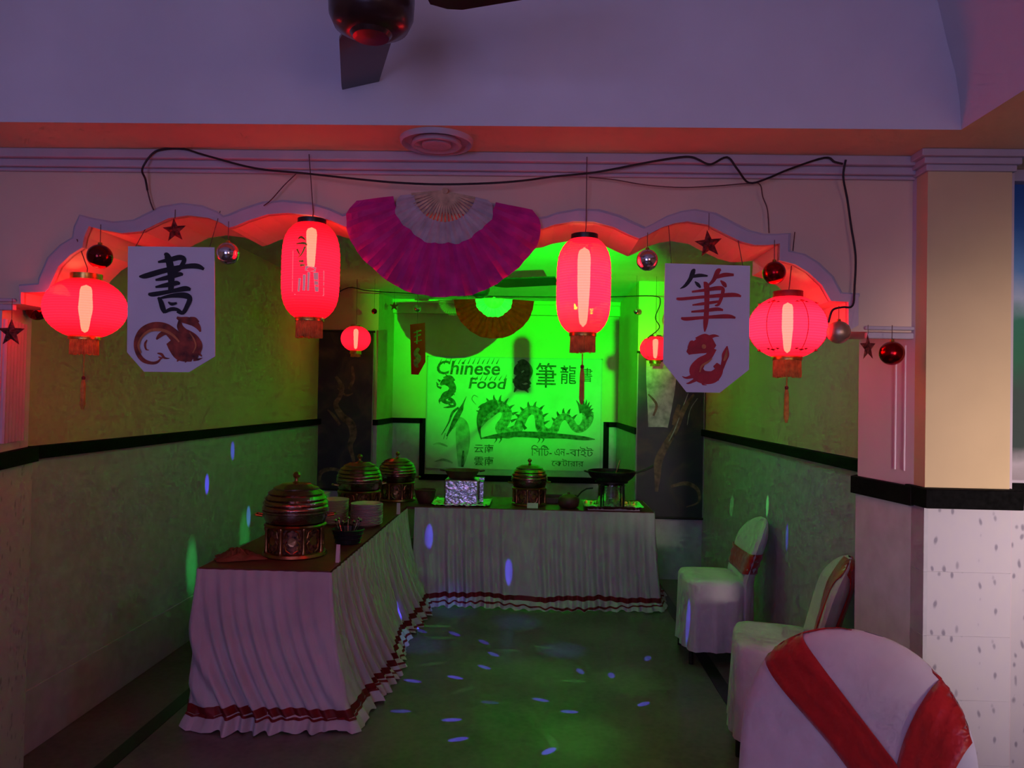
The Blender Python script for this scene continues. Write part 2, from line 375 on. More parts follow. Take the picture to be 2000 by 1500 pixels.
wb = struct('wall_back', MB().box(((XL+XR)/2, YB+0.1, HC/2), (XR-XL+0.4, 0.2, HC)), CREAM, 'cream back wall behind the printed dragon banner')
MB().box(((XL+XR)/2, YB-0.006, RAIL/2), (XR-XL, 0.012, RAIL)).build('dado', DADO, wb)
MB().box(((XL+XR)/2, YB-0.04, HC-0.075), (XR-XL, 0.08, 0.15)).box(((XL+XR)/2, YB-0.06, HC-0.02), (XR-XL, 0.12, 0.04)).build('cornice', CREAM, wb)
# corner pillars
XCL, XCR = -1.62, 0.905
cl = struct('wall_corner_left', MB().box(((XL+XCL)/2, (CLF+YB)/2, HC/2), (XCL-XL, YB-CLF, HC)), CREAM, 'cream corner pillar carrying the left painted scroll')
MB().box(((XL+XCL)/2+0.005, (CLF+YB)/2-0.005, RAIL/2), (XCL-XL+0.01, YB-CLF+0.01, RAIL)).build('dado', DADO, cl)
MB().box(((XL+XCL)/2+0.01, (CLF+YB)/2-0.01, RAIL-0.028), (XCL-XL+0.02, YB-CLF+0.02, 0.056)).build('rail', GRANITE, cl)
cr_ = struct('wall_corner_right', MB().box(((XR+XCR)/2, (CRF+YB)/2, HC/2), (XR-XCR, YB-CRF, HC)), CREAM, 'cream corner pillar carrying the right painted scroll')
MB().box(((XR+XCR)/2-0.005, (CRF+YB)/2-0.005, RAIL/2), (XR-XCR+0.01, YB-CRF+0.01, RAIL)).build('dado', DADO, cr_)
MB().box(((XR+XCR)/2-0.01, (CRF+YB)/2-0.01, RAIL-0.028), (XR-XCR+0.02, YB-CRF+0.02, 0.056)).build('rail', GRANITE, cr_)
# black rail stepping down around the banner on the back wall
def bp(px, py): return at(px, py, YB-0.02)
a, b, c, d = bp(826, 815), bp(826, 927), bp(1184, 933), bp(1184, 833)
zb = (b.z+c.z)/2
tr = MB().box(((XCL+a.x)/2, YB-0.02, RAIL-0.028), (a.x-XCL, 0.04, 0.056)).box((a.x, YB-0.02, (RAIL+zb)/2-0.03), (0.06, 0.04, RAIL-zb+0.06))
tr.box(((a.x+d.x)/2, YB-0.02, zb-0.03), (d.x-a.x+0.06, 0.04, 0.065)).box((d.x, YB-0.02, (RAIL+zb)/2-0.03), (0.06, 0.04, RAIL-zb+0.06))
tr.box(((XCR+d.x)/2, YB-0.02, RAIL-0.028), (XCR-d.x, 0.04, 0.056))
struct('trim_1', tr, GRANITE, 'black granite rail stepping down around the dragon banner', 'trim')
struct('ceiling_back', MB().box(((XL+XR)/2, (WF+YB)/2+0.05, HC+0.05), (XR-XL+0.4, YB-WF+0.1, 0.1)), WHITE, 'pale ceiling of the buffet room lit green', 'ceiling')

# arch wall: outline of the scalloped opening, traced in pixels of its front plane
OUT = [(44, 590), (44, 560), (82, 557), (84, 546), (101, 506), (125, 482), (149, 467), (153, 445), (162, 424), (187, 431), (227, 438), (267, 434), (293, 421),
       (320, 408), (360, 402), (400, 407), (427, 418), (440, 427), (452, 424), (477, 413), (517, 400), (557, 397), (610, 402), (645, 413), (672, 425),
       (700, 416), (760, 402), (860, 396), (960, 404), (1020, 418), (1045, 431), (1065, 429), (1087, 421), (1127, 414), (1167, 415), (1207, 426), (1233, 439), (1257, 449),
       (1273, 442), (1300, 427), (1327, 418), (1353, 414), (1393, 421), (1433, 442), (1460, 455), (1487, 462), (1513, 462), (1537, 459), (1536, 493), (1567, 501),
       (1593, 517), (1620, 543), (1638, 575), (1673, 577), (1673, 636)]
INN = []
for x, y in OUT:
    t = 0.032
    INN.append((x+(860-x)*t*0.75, y+(820-y)*t*1.25 + 4))
INN[0] = (47, 594); INN[1] = (47, 572)
def fp(px, py): p = at(px, py, WF); return (p.x, p.z)
inn = [fp(*p) for p in INN]; out = [fp(*p) for p in OUT]
XWL, XWR = -3.3, 1.45
poly = [(XWL, inn[0][1])]+[inn[0]]+inn[1:]+[(XWR, inn[-1][1]), (XWR, HC), (XWL, HC)]
wfr = struct('wall_front', MB().prism(poly, XZ(WF), WB-WF), WALLF, 'cream wall with a wide scalloped arch opening hung with lanterns')
# raised moulding band along the scallops, with the darker shadow line on its outer side
mb = MB(); n = len(out)
vs = []; 
for (ox, oz), (ix, iz) in zip(out, inn):
    vs += [(ox, WF, oz), (ox, WF-0.016, oz), (ix, WF-0.016, iz), (ix, WF+0.01, iz)]
fs = []
for i in range(n-1):
    for k in range(3): fs.append((i*4+k, i*4+k+1, (i+1)*4+k+1, (i+1)*4+k))
mb.add(vs, fs); arch_m = struct('trim_2', mb, TRIM, 'pale raised moulding following the scalloped arch', 'trim')
mb = MB(); ctr = (at(860, 620, WF).x, at(860, 620, WF).z)
pp = []
for ox, oz in out[1:-1]:
    dx, dz = ox-ctr[0], oz-ctr[1]; l = math.hypot(dx, dz); pp.append((ox+dx/l*0.006, WF-0.004, oz+dz/l*0.006))
mb.tube(pp, 0.007, 6).build('bead', TRIM, arch_m)
# little corbels and mouldings at the springing
PL0 = at(0, 600, WF).x
c0, c1 = at(1673, 577, WF), at(1690, 640, WF)
lc0 = at(44, 560, WF)
zc = inn[-1][1]; zl = inn[0][1]
mb = MB().box(((c1.x+1.21)/2, WF-0.004, zc+0.012), (1.21-c1.x+0.01, 0.02, 0.012)).box(((c1.x+1.21)/2, WF-0.002, zc-0.012), (1.21-c1.x, 0.02, 0.02))
mb.box((-1.92, WF-0.004, zl+0.012), (0.34, 0.02, 0.012)).box((-1.92, WF-0.002, zl-0.012), (0.33, 0.02, 0.02))
mb.build('springing_moulding', TRIM, arch_m, bevel=0.004)

# left pier (splayed jamb) and right pier
RLP = 1.380
lp = struct('wall_pier_left', MB().prism([(-3.3, WF), (-1.80, WF), (-1.90, WB), (-2.05, WB+0.05), (XL-0.02, WB+0.05), (XL-0.02, WB+0.2), (-3.3, WB+0.2)], XY(0), zl), PILW, 'left pier of the arch wall with splayed jamb')
MB().prism([(-3.3, WF-0.012), (-1.792, WF-0.012), (-1.888, WB+0.012), (-2.05, WB+0.062), (-2.05, WB), (-3.3, WB)], XY(0), RLP-0.05).build('dado', TILE, lp)
MB().prism([(-3.3, WF-0.035), (-1.77, WF-0.035), (-1.87, WB+0.02), (-2.05, WB+0.075), (-2.05, WB), (-3.3, WB)], XY(RLP-0.055), 0.055).build('rail', GRANITE, lp)
MB().prism([(-3.3, WF-0.03), (-1.782, WF-0.03), (-1.878, WB+0.014), (-2.05, WB+0.066), (-2.05, WB), (-3.3, WB)], XY(0), 0.14).build('skirting', DADO, lp)
jv = Vector((-0.1, WB-WF, 0)).normalized()
nrm = Vector((jv.y, -jv.x, 0))
for k in range(7):   # fluting on the splay
    p = Vector((-1.80, WF, 0))+jv*(0.02+0.034*k)+nrm*0.002
    MB().tube([(p.x, p.y, RLP+0.03), (p.x, p.y, zl-0.05)], 0.011, 8).build('flute', TRIM, lp)
XCF0, XCF1, YCF = 1.21, 1.468, 2.43
rp = struct('wall_pier_right', MB().prism([(XCF0, WF-0.02), (1.165, WB), (XR+0.02, WB+0.14), (XR+0.02, WF)], XY(0), SOF), PILW, 'right pier of the arch wall with splayed jamb')
MB().prism([(XCF0-0.008, WF-0.03), (1.155, WB-0.01), (1.2, WB+0.05), (XR, WB+0.15), (XR, WF)], XY(0), RAIL-0.055).build('dado', DADO, rp)
MB().prism([(XCF0-0.02, WF-0.04), (1.138, WB-0.005), (1.18, WB+0.05), (XR, WB+0.15), (XR, WF)], XY(RAIL-0.065), 0.06).build('rail', GRANITE, rp)
jv = Vector((1.165-XCF0, WB-WF, 0)).normalized(); nrm = Vector((-jv.y, jv.x, 0))
for k in range(2):
    p = Vector((XCF0, WF, 0))+jv*(0.03+0.05*k)+nrm*0.001
    MB().tube([(p.x, p.y, RAIL+0.04), (p.x, p.y, zc-0.04)], 0.005, 8).build('flute', PILW, rp)
# free column face with tiled dado
wc = struct('wall_column', MB().box(((XCF0+XCF1)/2, (YCF+WB)/2, SOF/2), (XCF1-XCF0, WB-YCF, SOF)), CREAM, 'square cream column with flecked tiles and black rail')
tile_f = MB().box((0, 0, 0), (XCF1-XCF0-0.001, 0.012, 0.1958)).build('tile', TILE, wc, bevel=0.0004)
tile_f.location = ((XCF0+XCF1)/2, YCF-0.004, RAIL-0.06-0.1)
for k in range(1, 6):
    t = tile_f.copy(); col.objects.link(t); t.parent = wc; t.location = ((XCF0+XCF1)/2, YCF-0.004, RAIL-0.06-0.1-0.196*k)
tile_s = MB().box((0, 0, 0), (0.012, WF-YCF+0.03, 0.1958)).build('tile', DADO, wc, bevel=0.0004)
tile_s.location = (XCF0-0.003, (WF+YCF)/2, RAIL-0.06-0.1)
for k in range(1, 6):
    t = tile_s.copy(); col.objects.link(t); t.parent = wc; t.location = (XCF0-0.003, (WF+YCF)/2, RAIL-0.16-0.196*k)
MB().box(((XCF0+XCF1)/2, (YCF+WF)/2-0.02, RAIL-0.03), (XCF1-XCF0+0.035, WF-YCF+0.05, 0.06)).build('rail', GRANITE, wc, bevel=0.003)
mb = MB()
for dz, h, e in ((0.0, 0.022, 0.035), (-0.022, 0.02, 0.02), (-0.042, 0.02, 0.01)):
    mb.box(((XCF0+XCF1)/2, (YCF+WB)/2, SOF+dz-h/2), (XCF1-XCF0+2*e, WB-YCF+2*e, h))
mb.build('cornice', TRIM, wc, bevel=0.003)
# recess wall right of the column
YRW = 2.66
rw = struct('wall_recess', MB().box(((XCF1+3.3)/2, YRW+0.1, SOF/2+0.1), (3.3-XCF1, 0.2, SOF+0.2)), CREAM, 'wall right of the column behind the landscape picture')
MB().box(((XCF1+3.3)/2, YRW-0.006, (RAIL-0.06)/2), (3.3-XCF1, 0.02, RAIL-0.06)).build('dado', TILE, rw)
MB().box(((XCF1+3.3)/2, YRW-0.015, RAIL-0.03), (3.3-XCF1, 0.04, 0.06)).build('rail', GRANITE, rw)
mb = MB()
for dz, h, e in ((0.0, 0.03, 0.05), (-0.03, 0.025, 0.03), (-0.055, 0.012, 0.015)):
    mb.box(((XWL+XCF0)/2, WF-e/2, SOF+dz-h/2), (XCF0-XWL, e, h))
struct('trim_3', mb, TRIM, 'stepped crown moulding along the top of the arch wall', 'trim', bevel=0.004)
mb = MB().box(((XCF1+3.3)/2, YRW-0.03, SOF-0.02), (3.3-XCF1, 0.06, 0.04)); struct('trim_4', mb, TRIM, 'crown moulding beside the column', 'trim', bevel=0.004)
# flat ceiling border, raised tray with coved sides
TX0, TX1, TY0, TY1 = -2.75, 1.205, -3.0, 2.234
mb = MB().box((0, (TY1+WB)/2, SOF+0.04), (6.8, WB-TY1, 0.08)).box(((TX1+3.4)/2, (TY0+TY1)/2, SOF+0.04), (3.4-TX1, TY1-TY0, 0.08))
mb.box(((TX0-3.4)/2, (TY0+TY1)/2, SOF+0.04), (TX0+3.4, TY1-TY0, 0.08))
struct('ceiling_border', mb, CREAM, 'flat cream ceiling border in front of the arch', 'ceiling')
mb = MB(); prof = [(0, 0), (0.006, 0.08), (0.022, 0.16), (0.05, 0.24), (0.10, 0.34), (0.19, 0.45), (0.32, 0.53), (0.5, 0.56)]
vs = []; 
for e, z in prof:
    eb = e*0.35 if z < 0.3 else e*0.6
    vs += [(TX0+e, TY0, SOF+z), (TX0+e, TY1-eb, SOF+z), (TX1-e, TY1-eb, SOF+z), (TX1-e, TY0, SOF+z)]
fs = [(i*4+k, i*4+(k+1) % 4, (i+1)*4+(k+1) % 4, (i+1)*4+k) for i in range(len(prof)-1) for k in range(4)]
fs.append(tuple((len(prof)-1)*4+k for k in range(4)))
mb.add(vs, fs)
struct('ceiling_tray', mb, WHITE, 'recessed white ceiling tray above the ceiling fan', 'ceiling', smooth=True)
# hall around the camera
struct('wall_hall_left', MB().box((-3.4, -0.2, 1.3), (0.2, 5.6, 2.6)), CREAM, 'left wall of the hall')
struct('wall_hall_right', MB().box((3.4, -0.2, 1.3), (0.2, 5.6, 2.6)), CREAM, 'right wall of the hall')
struct('wall_hall_back', MB().box((0, -3.05, 1.3), (6.8, 0.1, 2.6)), CREAM, 'rear wall of the hall')

# ================================================================== LANDSCAPE PICTURE, CEILING DISC, FANS
p0, p1 = at(1972, 345, YRW-0.02), at(1972, 940, YRW-0.02)
pic = empty('landscape_picture', (p0.x-0.02, YRW-0.012, p1.z))
h = p0.z-p1.z
m_ = MB().box((0.35, 0, 0.5), (0.7, 0.012, 1.0)).build('picture', LANDSC, pic); m_.scale = (1, 1, h)
for bc_, bd_ in (((0.35, 0, -0.005), (0.72, 0.02, 0.02)), ((0.35, 0, h+0.005), (0.72, 0.02, 0.02)), ((-0.004, 0, h/2), (0.01, 0.02, h)), ((0.704, 0, h/2), (0.01, 0.02, h))):
    MB().box(bc_, bd_).build('frame_bar', TRIM, pic)
tag(pic, 'mountain landscape picture with blue sky on the wall right of the column', 'picture')

dp = atz(853, 273, SOF)
disc = empty('ceiling_disc', (dp.x, dp.y, SOF))
MB().lathe([(0.0, -0.004), (0.098, -0.004), (0.104, -0.010), (0.108, -0.016), (0.112, -0.012), (0.114, 0.0)], 40).build('rim', TRIM, disc, smooth=True)
MB().lathe([(0.075, -0.006), (0.078, -0.02), (0.07, -0.022), (0.05, -0.012), (0.0, -0.010)], 40).build('grille_ring', TRIM, disc, smooth=True)
MB().lathe([(0.045, -0.012), (0.045, -0.02), (0.036, -0.022), (0.0, -0.02)], 32).build('centre_cap', TRIM, disc, smooth=True)
tag(disc, 'round pale ceiling disc fitting above the arch', 'ceiling fitting')

def ceiling_fan(name, loc, ang, ceil_z, bl, bw0, bw1, motor_r, mat1, mat2, label, tilt=R(9)):
    f = empty(name, loc, ang)
    MB().lathe([(0.0, -0.085), (motor_r*0.55, -0.085), (motor_r*0.86, -0.07), (motor_r*0.98, -0.045), (motor_r, -0.01), (motor_r, 0.05), (motor_r*0.9, 0.075), (motor_r*0.5, 0.09), (0, 0.09)], 40).build('motor_housing', mat1, f, smooth=True)
    MB().lathe([(0, -0.096), (motor_r*0.42, -0.094), (motor_r*0.5, -0.084)], 32).build('bottom_cap', mat1, f, smooth=True)
    hh = ceil_z-loc[2]
    MB().tube([(0, 0, 0.08), (0, 0, hh)], 0.014, 12).build('rod', mat2, f)
    MB().lathe([(0.02, hh-0.07), (0.055, hh-0.03), (0.06, hh)], 24).build('canopy', mat1, f, smooth=True)
    for k in range(3):
        a = 2*math.pi*k/3; mb = MB()
        n = 12; vs = []
        for i in range(n+1):
            t = i/n; r = motor_r+0.03+(bl-motor_r-0.03)*t
            wd = (bw0+(bw1-bw0)*t)
            if t < 0.12: wd *= 0.55+0.45*t/0.12
            if t > 0.97: wd *= 0.96
            for s_ in (-1, 1):
                for zz in (-0.004, 0.004):
                    y = s_*wd/2; vs.append((r, y, y*math.tan(tilt)+zz))
        fs = []
        for i in range(n):
            o = i*4
            for q in ((0, 1), (1, 3), (3, 2), (2, 0)): fs.append((o+q[0], o+q[1], o+4+q[1], o+4+q[0]))
        fs += [(0, 1, 3, 2), (n*4, n*4+2, n*4+3, n*4+1)]
        mb.add(vs, fs); b_ = mb.build('blade', mat2, f); b_.rotation_euler = (0, 0, a)
        br = MB().box((motor_r+0.03, 0, 0.006), (0.14, 0.045, 0.008)).box((motor_r+0.085, 0, 0.008), (0.05, 0.07, 0.006)).build('blade_bracket', mat1, b_)
    tag(f, label, 'ceiling fan'); return f
FZ = 2.512
fc = Vector((-0.395, 1.735, FZ))
ceiling_fan('ceiling_fan', fc, R(106), SOF+0.555, 0.535, 0.142, 0.104, 0.098, FANBROWN, FANBROWN, 'dark brown ceiling fan at the top edge, in front of the arch', tilt=R(-13))
# second fan deep in the room: one blade edge visible behind the lantern
q0 = at(990, 555, 5.0); q1 = at(1088, 545, 5.15)
ceiling_fan('ceiling_fan', (-0.40, 5.2, 2.365), R(-22), HC, 0.56, 0.11, 0.10, 0.07, FANDARK, FANDARK, 'black ceiling fan behind the tall lanterns in the green room', tilt=R(-20))

# ================================================================== LANTERNS
def lantern(name, px, top, bot, halfw, y, kind, label, strs=True, m=LANT, tail=None, cap_px=None, fringe=None, glow=(0.12, 0.15), grange=(-0.44, 0.42), motif=False, group=None, capm=None, string_to=None):
    """px, top, bot, halfw measured in photo pixels at depth y"""
    c = at(px, (top+bot)/2, y); s = y/F
    H = (bot-top)*s; Rr = halfw*s
    L = empty(name, (c.x, y, c.z))
    prof = []; n = 36
    for i in range(n+1):
        t = -1+2*i/n
        if kind == 'tall':
            rr = Rr*(1-abs(t)**4.2*0.42-abs(t)**14*0.06)
        else:
            rr = Rr*math.sqrt(max(0.0, 1-(t*0.915)**2))
        prof.append((rr*(1+0.006*(1 if i % 2 else -1)), t*H/2))
    rc = prof[-1][0]*0.92
    MB().lathe(prof, 48).build('paper_shell', m, L, smooth=True)
    # vertical glowing tube inside
    g0, g1 = glow
    ga, gb = grange; gl = []
    for i in range(25):
        t = i/24; env = (1-(2*t-1)**8)**0.5; gl.append((Rr*(g0*(0.62+0.38*t)+(g1-g0)*math.exp(-((t-0.5)/0.2)**2))*env, H*(ga+(gb-ga)*t)))
    MB().lathe(gl, 16).build('bulb', GLOWW, L, smooth=True)
    cm = capm or FANDARK
    MB().lathe([(rc*1.0, H/2-0.004), (rc*1.04, H/2+0.001), (rc*1.04, H/2+cap_px*s), (rc*0.9, H/2+cap_px*s), (rc*0.9, H/2-0.004)], 36).build('top_ring', cm, L, smooth=True)
    MB().lathe([(rc*1.0, -H/2+0.004), (rc*1.05, -H/2), (rc*1.05, -H/2-7*s), (rc*0.9, -H/2-7*s), (rc*0.9, -H/2+0.004)], 36).build('bottom_ring', GOLD, L, smooth=True)
    # thread fringe hanging from the bottom ring
    fw, fh = fringe; mb = MB(); k = 54
    for i in range(k):
        a = 2*math.pi*i/k; r0 = fw*s/2*0.98; x, yy = r0*math.cos(a), r0*math.sin(a); e = random.uniform(-0.002, 0.003)
        mb.tube([(x, yy, -H/2-5*s), (x*1.01, yy*1.01, -H/2-(fh*0.5)*s), (x*1.02+e*0.4, yy*1.02, -H/2-fh*s+e)], 2*math.pi*r0/k*0.62, 5)
    fr = mb.build('fringe', FRINGE, L); fr['kind'] = 'stuff'
    if tail:
        t0, t1, t2 = [(c.z - at(px, q, y).z) for q in tail]
        tl = MB().tube([(0, 0, -t0), (0, 0, -t1)], 0.0022, 6).build('tassel_cord', FRINGE, L)
        MB().lathe([(0.0, 0.008), (0.006, 0.003), (0.006, -0.004), (0.003, -0.008)], 10, (0, 0, -t1)).build('bead', REDCLOTH, tl, smooth=True)
        MB().lathe([(0.003, 0), (0.0075, -(t2-t1)*0.2), (0.0085, -(t2-t1)*0.85), (0.004, -(t2-t1))], 10, (0, 0, -t1)).build('tassel', FRINGE, L, smooth=True)
    if kind == 'ribbed':
        for k in range(6):
            a = R(-90)+math.pi*2*k/6+R(12)
            pts = []
            for i in range(13):
                t = -0.86+1.72*i/12; rr = Rr*math.sqrt(max(0, 1-(t*0.915)**2))*1.006
                pts.append((rr*math.cos(a), rr*math.sin(a), t*H/2))
            MB().tube(pts, 0.0013, 5).build('rib', REDINK, L)
            for sg in (-1, 1):
                t = 0.80*sg; rr = Rr*math.sqrt(1-(t*0.915)**2)*1.012
                mb = MB()
                for dx in (-0.016, 0, 0.016):
                    aa = a+dx/rr
                    mb.lathe([(0, 0.004), (0.010-abs(dx)*0.15, 0.0), (0, -0.004)], 8, (rr*math.cos(aa), rr*math.sin(aa), t*H/2-abs(dx)*0.2*sg))
                mb.build('ornament', REDINK, L)
    if motif:   # printed characters and a small frame on the near side
        mb = MB(); mk = MB()
        def tfm(u, v):
            X = (u-px)*s; Z = (at(px, v, y).z-c.z); t = max(-0.99, min(0.99, Z/(H/2))); rr = Rr*(1-abs(t)**4.2*0.42)*1.012
            X = max(-rr*0.95, min(rr*0.95, X)); return (X, -math.sqrt(rr*rr-X*X), Z)
        for st in ([(597, 478, 2), (603, 474, 5), (612, 480, 2)], [(594, 487, 2), (610, 486, 5), (615, 490, 2)], [(596, 497, 4), (602, 508, 2)], [(612, 492, 4), (606, 506, 3), (598, 514, 1)],
                   [(600, 520, 3), (610, 520, 5)], [(603, 528, 5), (613, 527, 3)]):
            stroke(mk, st, tfm)
        for st in ([(613, 533, 9), (632, 535, 9)], [(612, 545, 6), (611, 575, 5)], [(632, 540, 9), (634, 576, 6)], [(603, 552, 5), (601, 577, 4)], [(620, 540, 5), (619, 575, 4)]):
            stroke(mb, st, tfm)
        for st in ([(592, 582, 1.4), (645, 582, 1.4)], [(645, 582, 1.4), (645, 535, 1.4)], [(588, 577, 1.4), (588, 500, 1.2)]):
            stroke(mb, st, tfm)
        mk.build('gold_lettering', GOLD, L); mb.build('printed_seal', mat('pink_grey_print', (0.62, 0.36, 0.38), 0.6, emit=(0.55, 0.16, 0.19), estr=0.55), L)
    if string_to:
        MB().tube([(0, 0, H/2), (0.004, -0.002, H/2+0.04), (0, string_to[1]-y, string_to[0]-c.z)], 0.0016, 6).build('hanging_string', STRING, L)
    tag(L, label, 'lantern', group or 'glowing red paper lanterns'); return L
yl, yr_ = 2.50, 2.56
CRZ = SOF-0.02
lantern('paper_lantern', 167, 546, 658, 76, yr_, 'round', 'round red lantern at the far left, beside the black 書 banner', cap_px=12, fringe=(50, 36), tail=(690, 738, 800), glow=(0.16, 0.20), capm=GOLD, string_to=(at(190, 470, WF).z, WF-0.02))
lantern('paper_lantern', 607, 437, 622, 56, yl, 'tall', 'tall red lantern with printed characters left of the big pink fan', cap_px=10, fringe=(49, 39), glow=(0.20, 0.20), grange=(0.0, 0.47), motif=True, string_to=(CRZ, WF-0.07), m=LANTT)
lantern('paper_lantern', 1140, 468, 650, 53, yl, 'tall', 'tall red lantern against the green light, right of the pink fan', cap_px=10, fringe=(47, 38), tail=(690, 716, 790), glow=(0.26, 0.28), string_to=(CRZ, WF-0.07), m=LANTTP)
lantern('paper_lantern', 1538, 582, 696, 73, yr_, 'ribbed', 'ribbed round lantern with long tassel at the right, beside the red 筆 banner', cap_px=12, fringe=(50, 40), tail=(734, 757, 826), glow=(0.15, 0.17), capm=REDCLOTH, m=LANTP, string_to=(at(1505, 455, WF).z, WF-0.02))
yb_ = 7.0
lantern('paper_lantern', 695, 638, 685, 29, yb_, 'round', 'small round lantern hanging before the left painted scroll', cap_px=3, fringe=(18, 12), glow=(0.18, 0.18), capm=GOLD, string_to=(HC-0.01, yb_), m=LANTS, group='small lanterns deep in the room')
lantern('paper_lantern', 1280, 658, 703, 30, 6.6, 'ribbed', 'small ribbed lantern half hidden by the red 筆 banner', cap_px=3, fringe=(18, 12), glow=(0.2, 0.2), capm=GOLD, m=LANTS, string_to=(HC-0.01, 6.6), group='small lanterns deep in the room')

# ================================================================== PAPER FANS
def folding_fan(name, cpx, cpy, y, Rm, rw_, rr_, a0, a1, n, m1, label, cat='hand fan', string=None, lean=0.0, taper=0.0):
    c = at(cpx, cpy, y); f = empty(name, (c.x, y, c.z)); f.rotation_euler = (lean, 0, 0)
    def sector(r0, r1, name_, m, off, seg=5, edge=0.0):
        vs = []; k = 2*n
        for i in range(k+1):
            a = a0+(a1-a0)*i/k; dz = (0.006 if i % 2 else -0.002)
            for j in range(seg+1):
                t = j/seg; r = r0+(r1-r0)*t
                wob = edge*(math.sin(a*9)*0.5+math.sin(a*23+1)*0.35) if j == seg else 0
                r += wob
                if taper: r *= 1-taper*math.exp(-min(i, k-i)/(k*0.035))*(t if r0 > 0 else 0)
                rip = 0.006*math.sin(a*17+r*30)*(r/Rm)
                vs.append((r*math.cos(a), -0.01+off+dz*r/Rm*1.6+rip, r*math.sin(a)))
        fs = [(i*(seg+1)+j, (i+1)*(seg+1)+j, (i+1)*(seg+1)+j+1, i*(seg+1)+j+1) for i in range(k) for j in range(seg)]
        o = MB().add(vs, fs).build(name_, m, f); sm = o.modifiers.new('thickness', 'SOLIDIFY'); sm.thickness = 0.0015; return o
    sector(rw_*0.97, Rm, 'silk_leaf', m1, 0.0, 8, Rm*0.012)
    sector(rr_, rw_, 'white_band', FANWHITE, -0.003, 4, Rm*0.02)
    for i in range(n+1):
        a = a0+(a1-a0)*i/n
        d = Vector((math.cos(a), 0, math.sin(a))); q = Vector((-math.sin(a), 0, math.cos(a)))
        wv = Rm*0.012; mb = MB(); y0 = -0.012+0.0006*i
        pts = [(d*0.008-q*wv*0.5), (d*0.008+q*wv*0.5), (d*rr_*1.08+q*wv), (d*rr_*1.08-q*wv)]
        mb.add([p+Vector((0, y0, 0)) for p in pts]+[p+Vector((0, y0-0.0015, 0)) for p in pts], [(0, 1, 2, 3), (7, 6, 5, 4), (0, 4, 5, 1), (1, 5, 6, 2), (2, 6, 7, 3), (3, 7, 4, 0)])
        mb.build('slat', BAMBOO, f)
    pv = MB().lathe([(0, -0.012), (0.01, -0.012), (0.012, 0.0), (0.01, 0.012), (0, 0.012)], 14); 
    po = pv.build('pivot', BAMBOO, f, smooth=True); po.rotation_euler = (R(90), 0, 0)
    if string: MB().tube([(0, 0, 0), (0, string[1]-y, string[0]-c.z)], 0.0016, 6).build('hanging_string', STRING, f)
    tag(f, label, cat); return f
s = 2.46/F
folding_fan('folding_fan', 870, 374, 2.475, 211*s, 106*s, 62*s, R(-173), R(-12), 22, PINK, 'large pink and white silk folding fan opened at the top of the arch', taper=0.16)
s = 5.5/F
folding_fan('folding_fan', 965, 583, 5.5, 79*s, 37*s, 20*s, R(-177), R(-3), 20, FANORANGE, 'smaller orange brown folding fan hanging deep in the green room', string=(HC-0.005, 5.5))

# ================================================================== HANGING BANNERS
def banner_sheet(name, poly_px, y, m, label, cat='banner', thick=0.002, tilt_pts=None):
    pts = [at(px, py, y) for px, py in poly_px]
    o = MB().prism([(p.x, p.z) for p in pts], XZ(y), thick).build(name+'_sheet', m)
    return o
def banner(name, poly_px, y, m, label, strings=(), cat='paper banner'):
    cx = sum(p[0] for p in poly_px)/len(poly_px); b0 = at(cx, max(p[1] for p in poly_px), y)
    e = empty(name, b0)
    pts = [at(px, py, y)-b0 for px, py in poly_px]
    MB().prism([(p.x, p.z) for p in pts], XZ(0), 0.0025).build('sheet', m, e)
    for (px, py, zt, yt) in strings:
        p = at(px, py, y)-b0; MB().tube([(p.x, 0.001, p.z-0.004), (p.x, yt-y, zt-b0.z)], 0.0012, 5).build('hanging_string', STRING, e)
    tag(e, label, cat, 'hanging paper banners')
    def tf(px, py, off=0.0): q = at(px, py, y)-b0; return (q.x, -0.0012-off, q.z)
    return e, tf
yban = 2.44
e, tf = banner('calligraphy_banner', [(250, 481), (419, 483), (420, 696), (369, 727), (281, 726), (248, 688)], yban, PAPER, 'white paper banner with black 書 character and coiled brown dragon',
    [(262, 484, at(262, 440, WF).z, WF), (408, 485, at(408, 412, WF).z, WF)])
mb = MB()
for st in ([(272, 540, 2), (285, 539, 8), (320, 529, 8), (360, 521, 7), (385, 520, 8), (399, 526, 4)],
           [(321, 496, 3), (327, 500, 9), (333, 520, 11), (335, 545, 10), (334, 570, 8)],
           [(309, 512, 3), (330, 508, 7), (352, 503, 8), (360, 509, 7), (350, 526, 6), (340, 532, 3)],
           [(304, 547, 3), (325, 543, 7), (350, 536, 7), (358, 537, 3)],
           [(304, 561, 3), (325, 557, 7), (345, 553, 7), (352, 555, 3)],
           [(290, 574, 3), (300, 575, 7), (335, 569, 6), (362, 564, 8), (373, 566, 4)],
           [(309, 581, 3), (314, 588, 7), (319, 603, 8), (323, 611, 5)],
           [(312, 583, 3), (335, 578, 6), (360, 577, 9), (371, 583, 8), (366, 598, 7), (358, 611, 6), (346, 609, 3)],
           [(329, 590, 2), (336, 594, 5), (346, 592, 3)], [(322, 610, 4), (335, 604, 6), (347, 605, 5), (356, 611, 4)]):
    stroke(mb, st, tf, 5, 1.3)
mb.build('character_print', INK, e)
mb = MB()
stroke(mb, [(316, 698, 2), (308, 707, 5), (296, 709, 6), (281, 704, 8), (271, 692, 9), (267, 676, 10), (270, 660, 12), (280, 646, 14), (296, 638, 15), (312, 637, 16), (326, 642, 19), (338, 652, 22), (350, 664, 26), (362, 674, 30), (372, 684, 30), (380, 694, 20), (384, 702, 6)], tf, 8)
stroke(mb, [(330, 668, 12), (340, 680, 20), (352, 692, 24), (366, 698, 18), (376, 703, 8)], tf, 6)
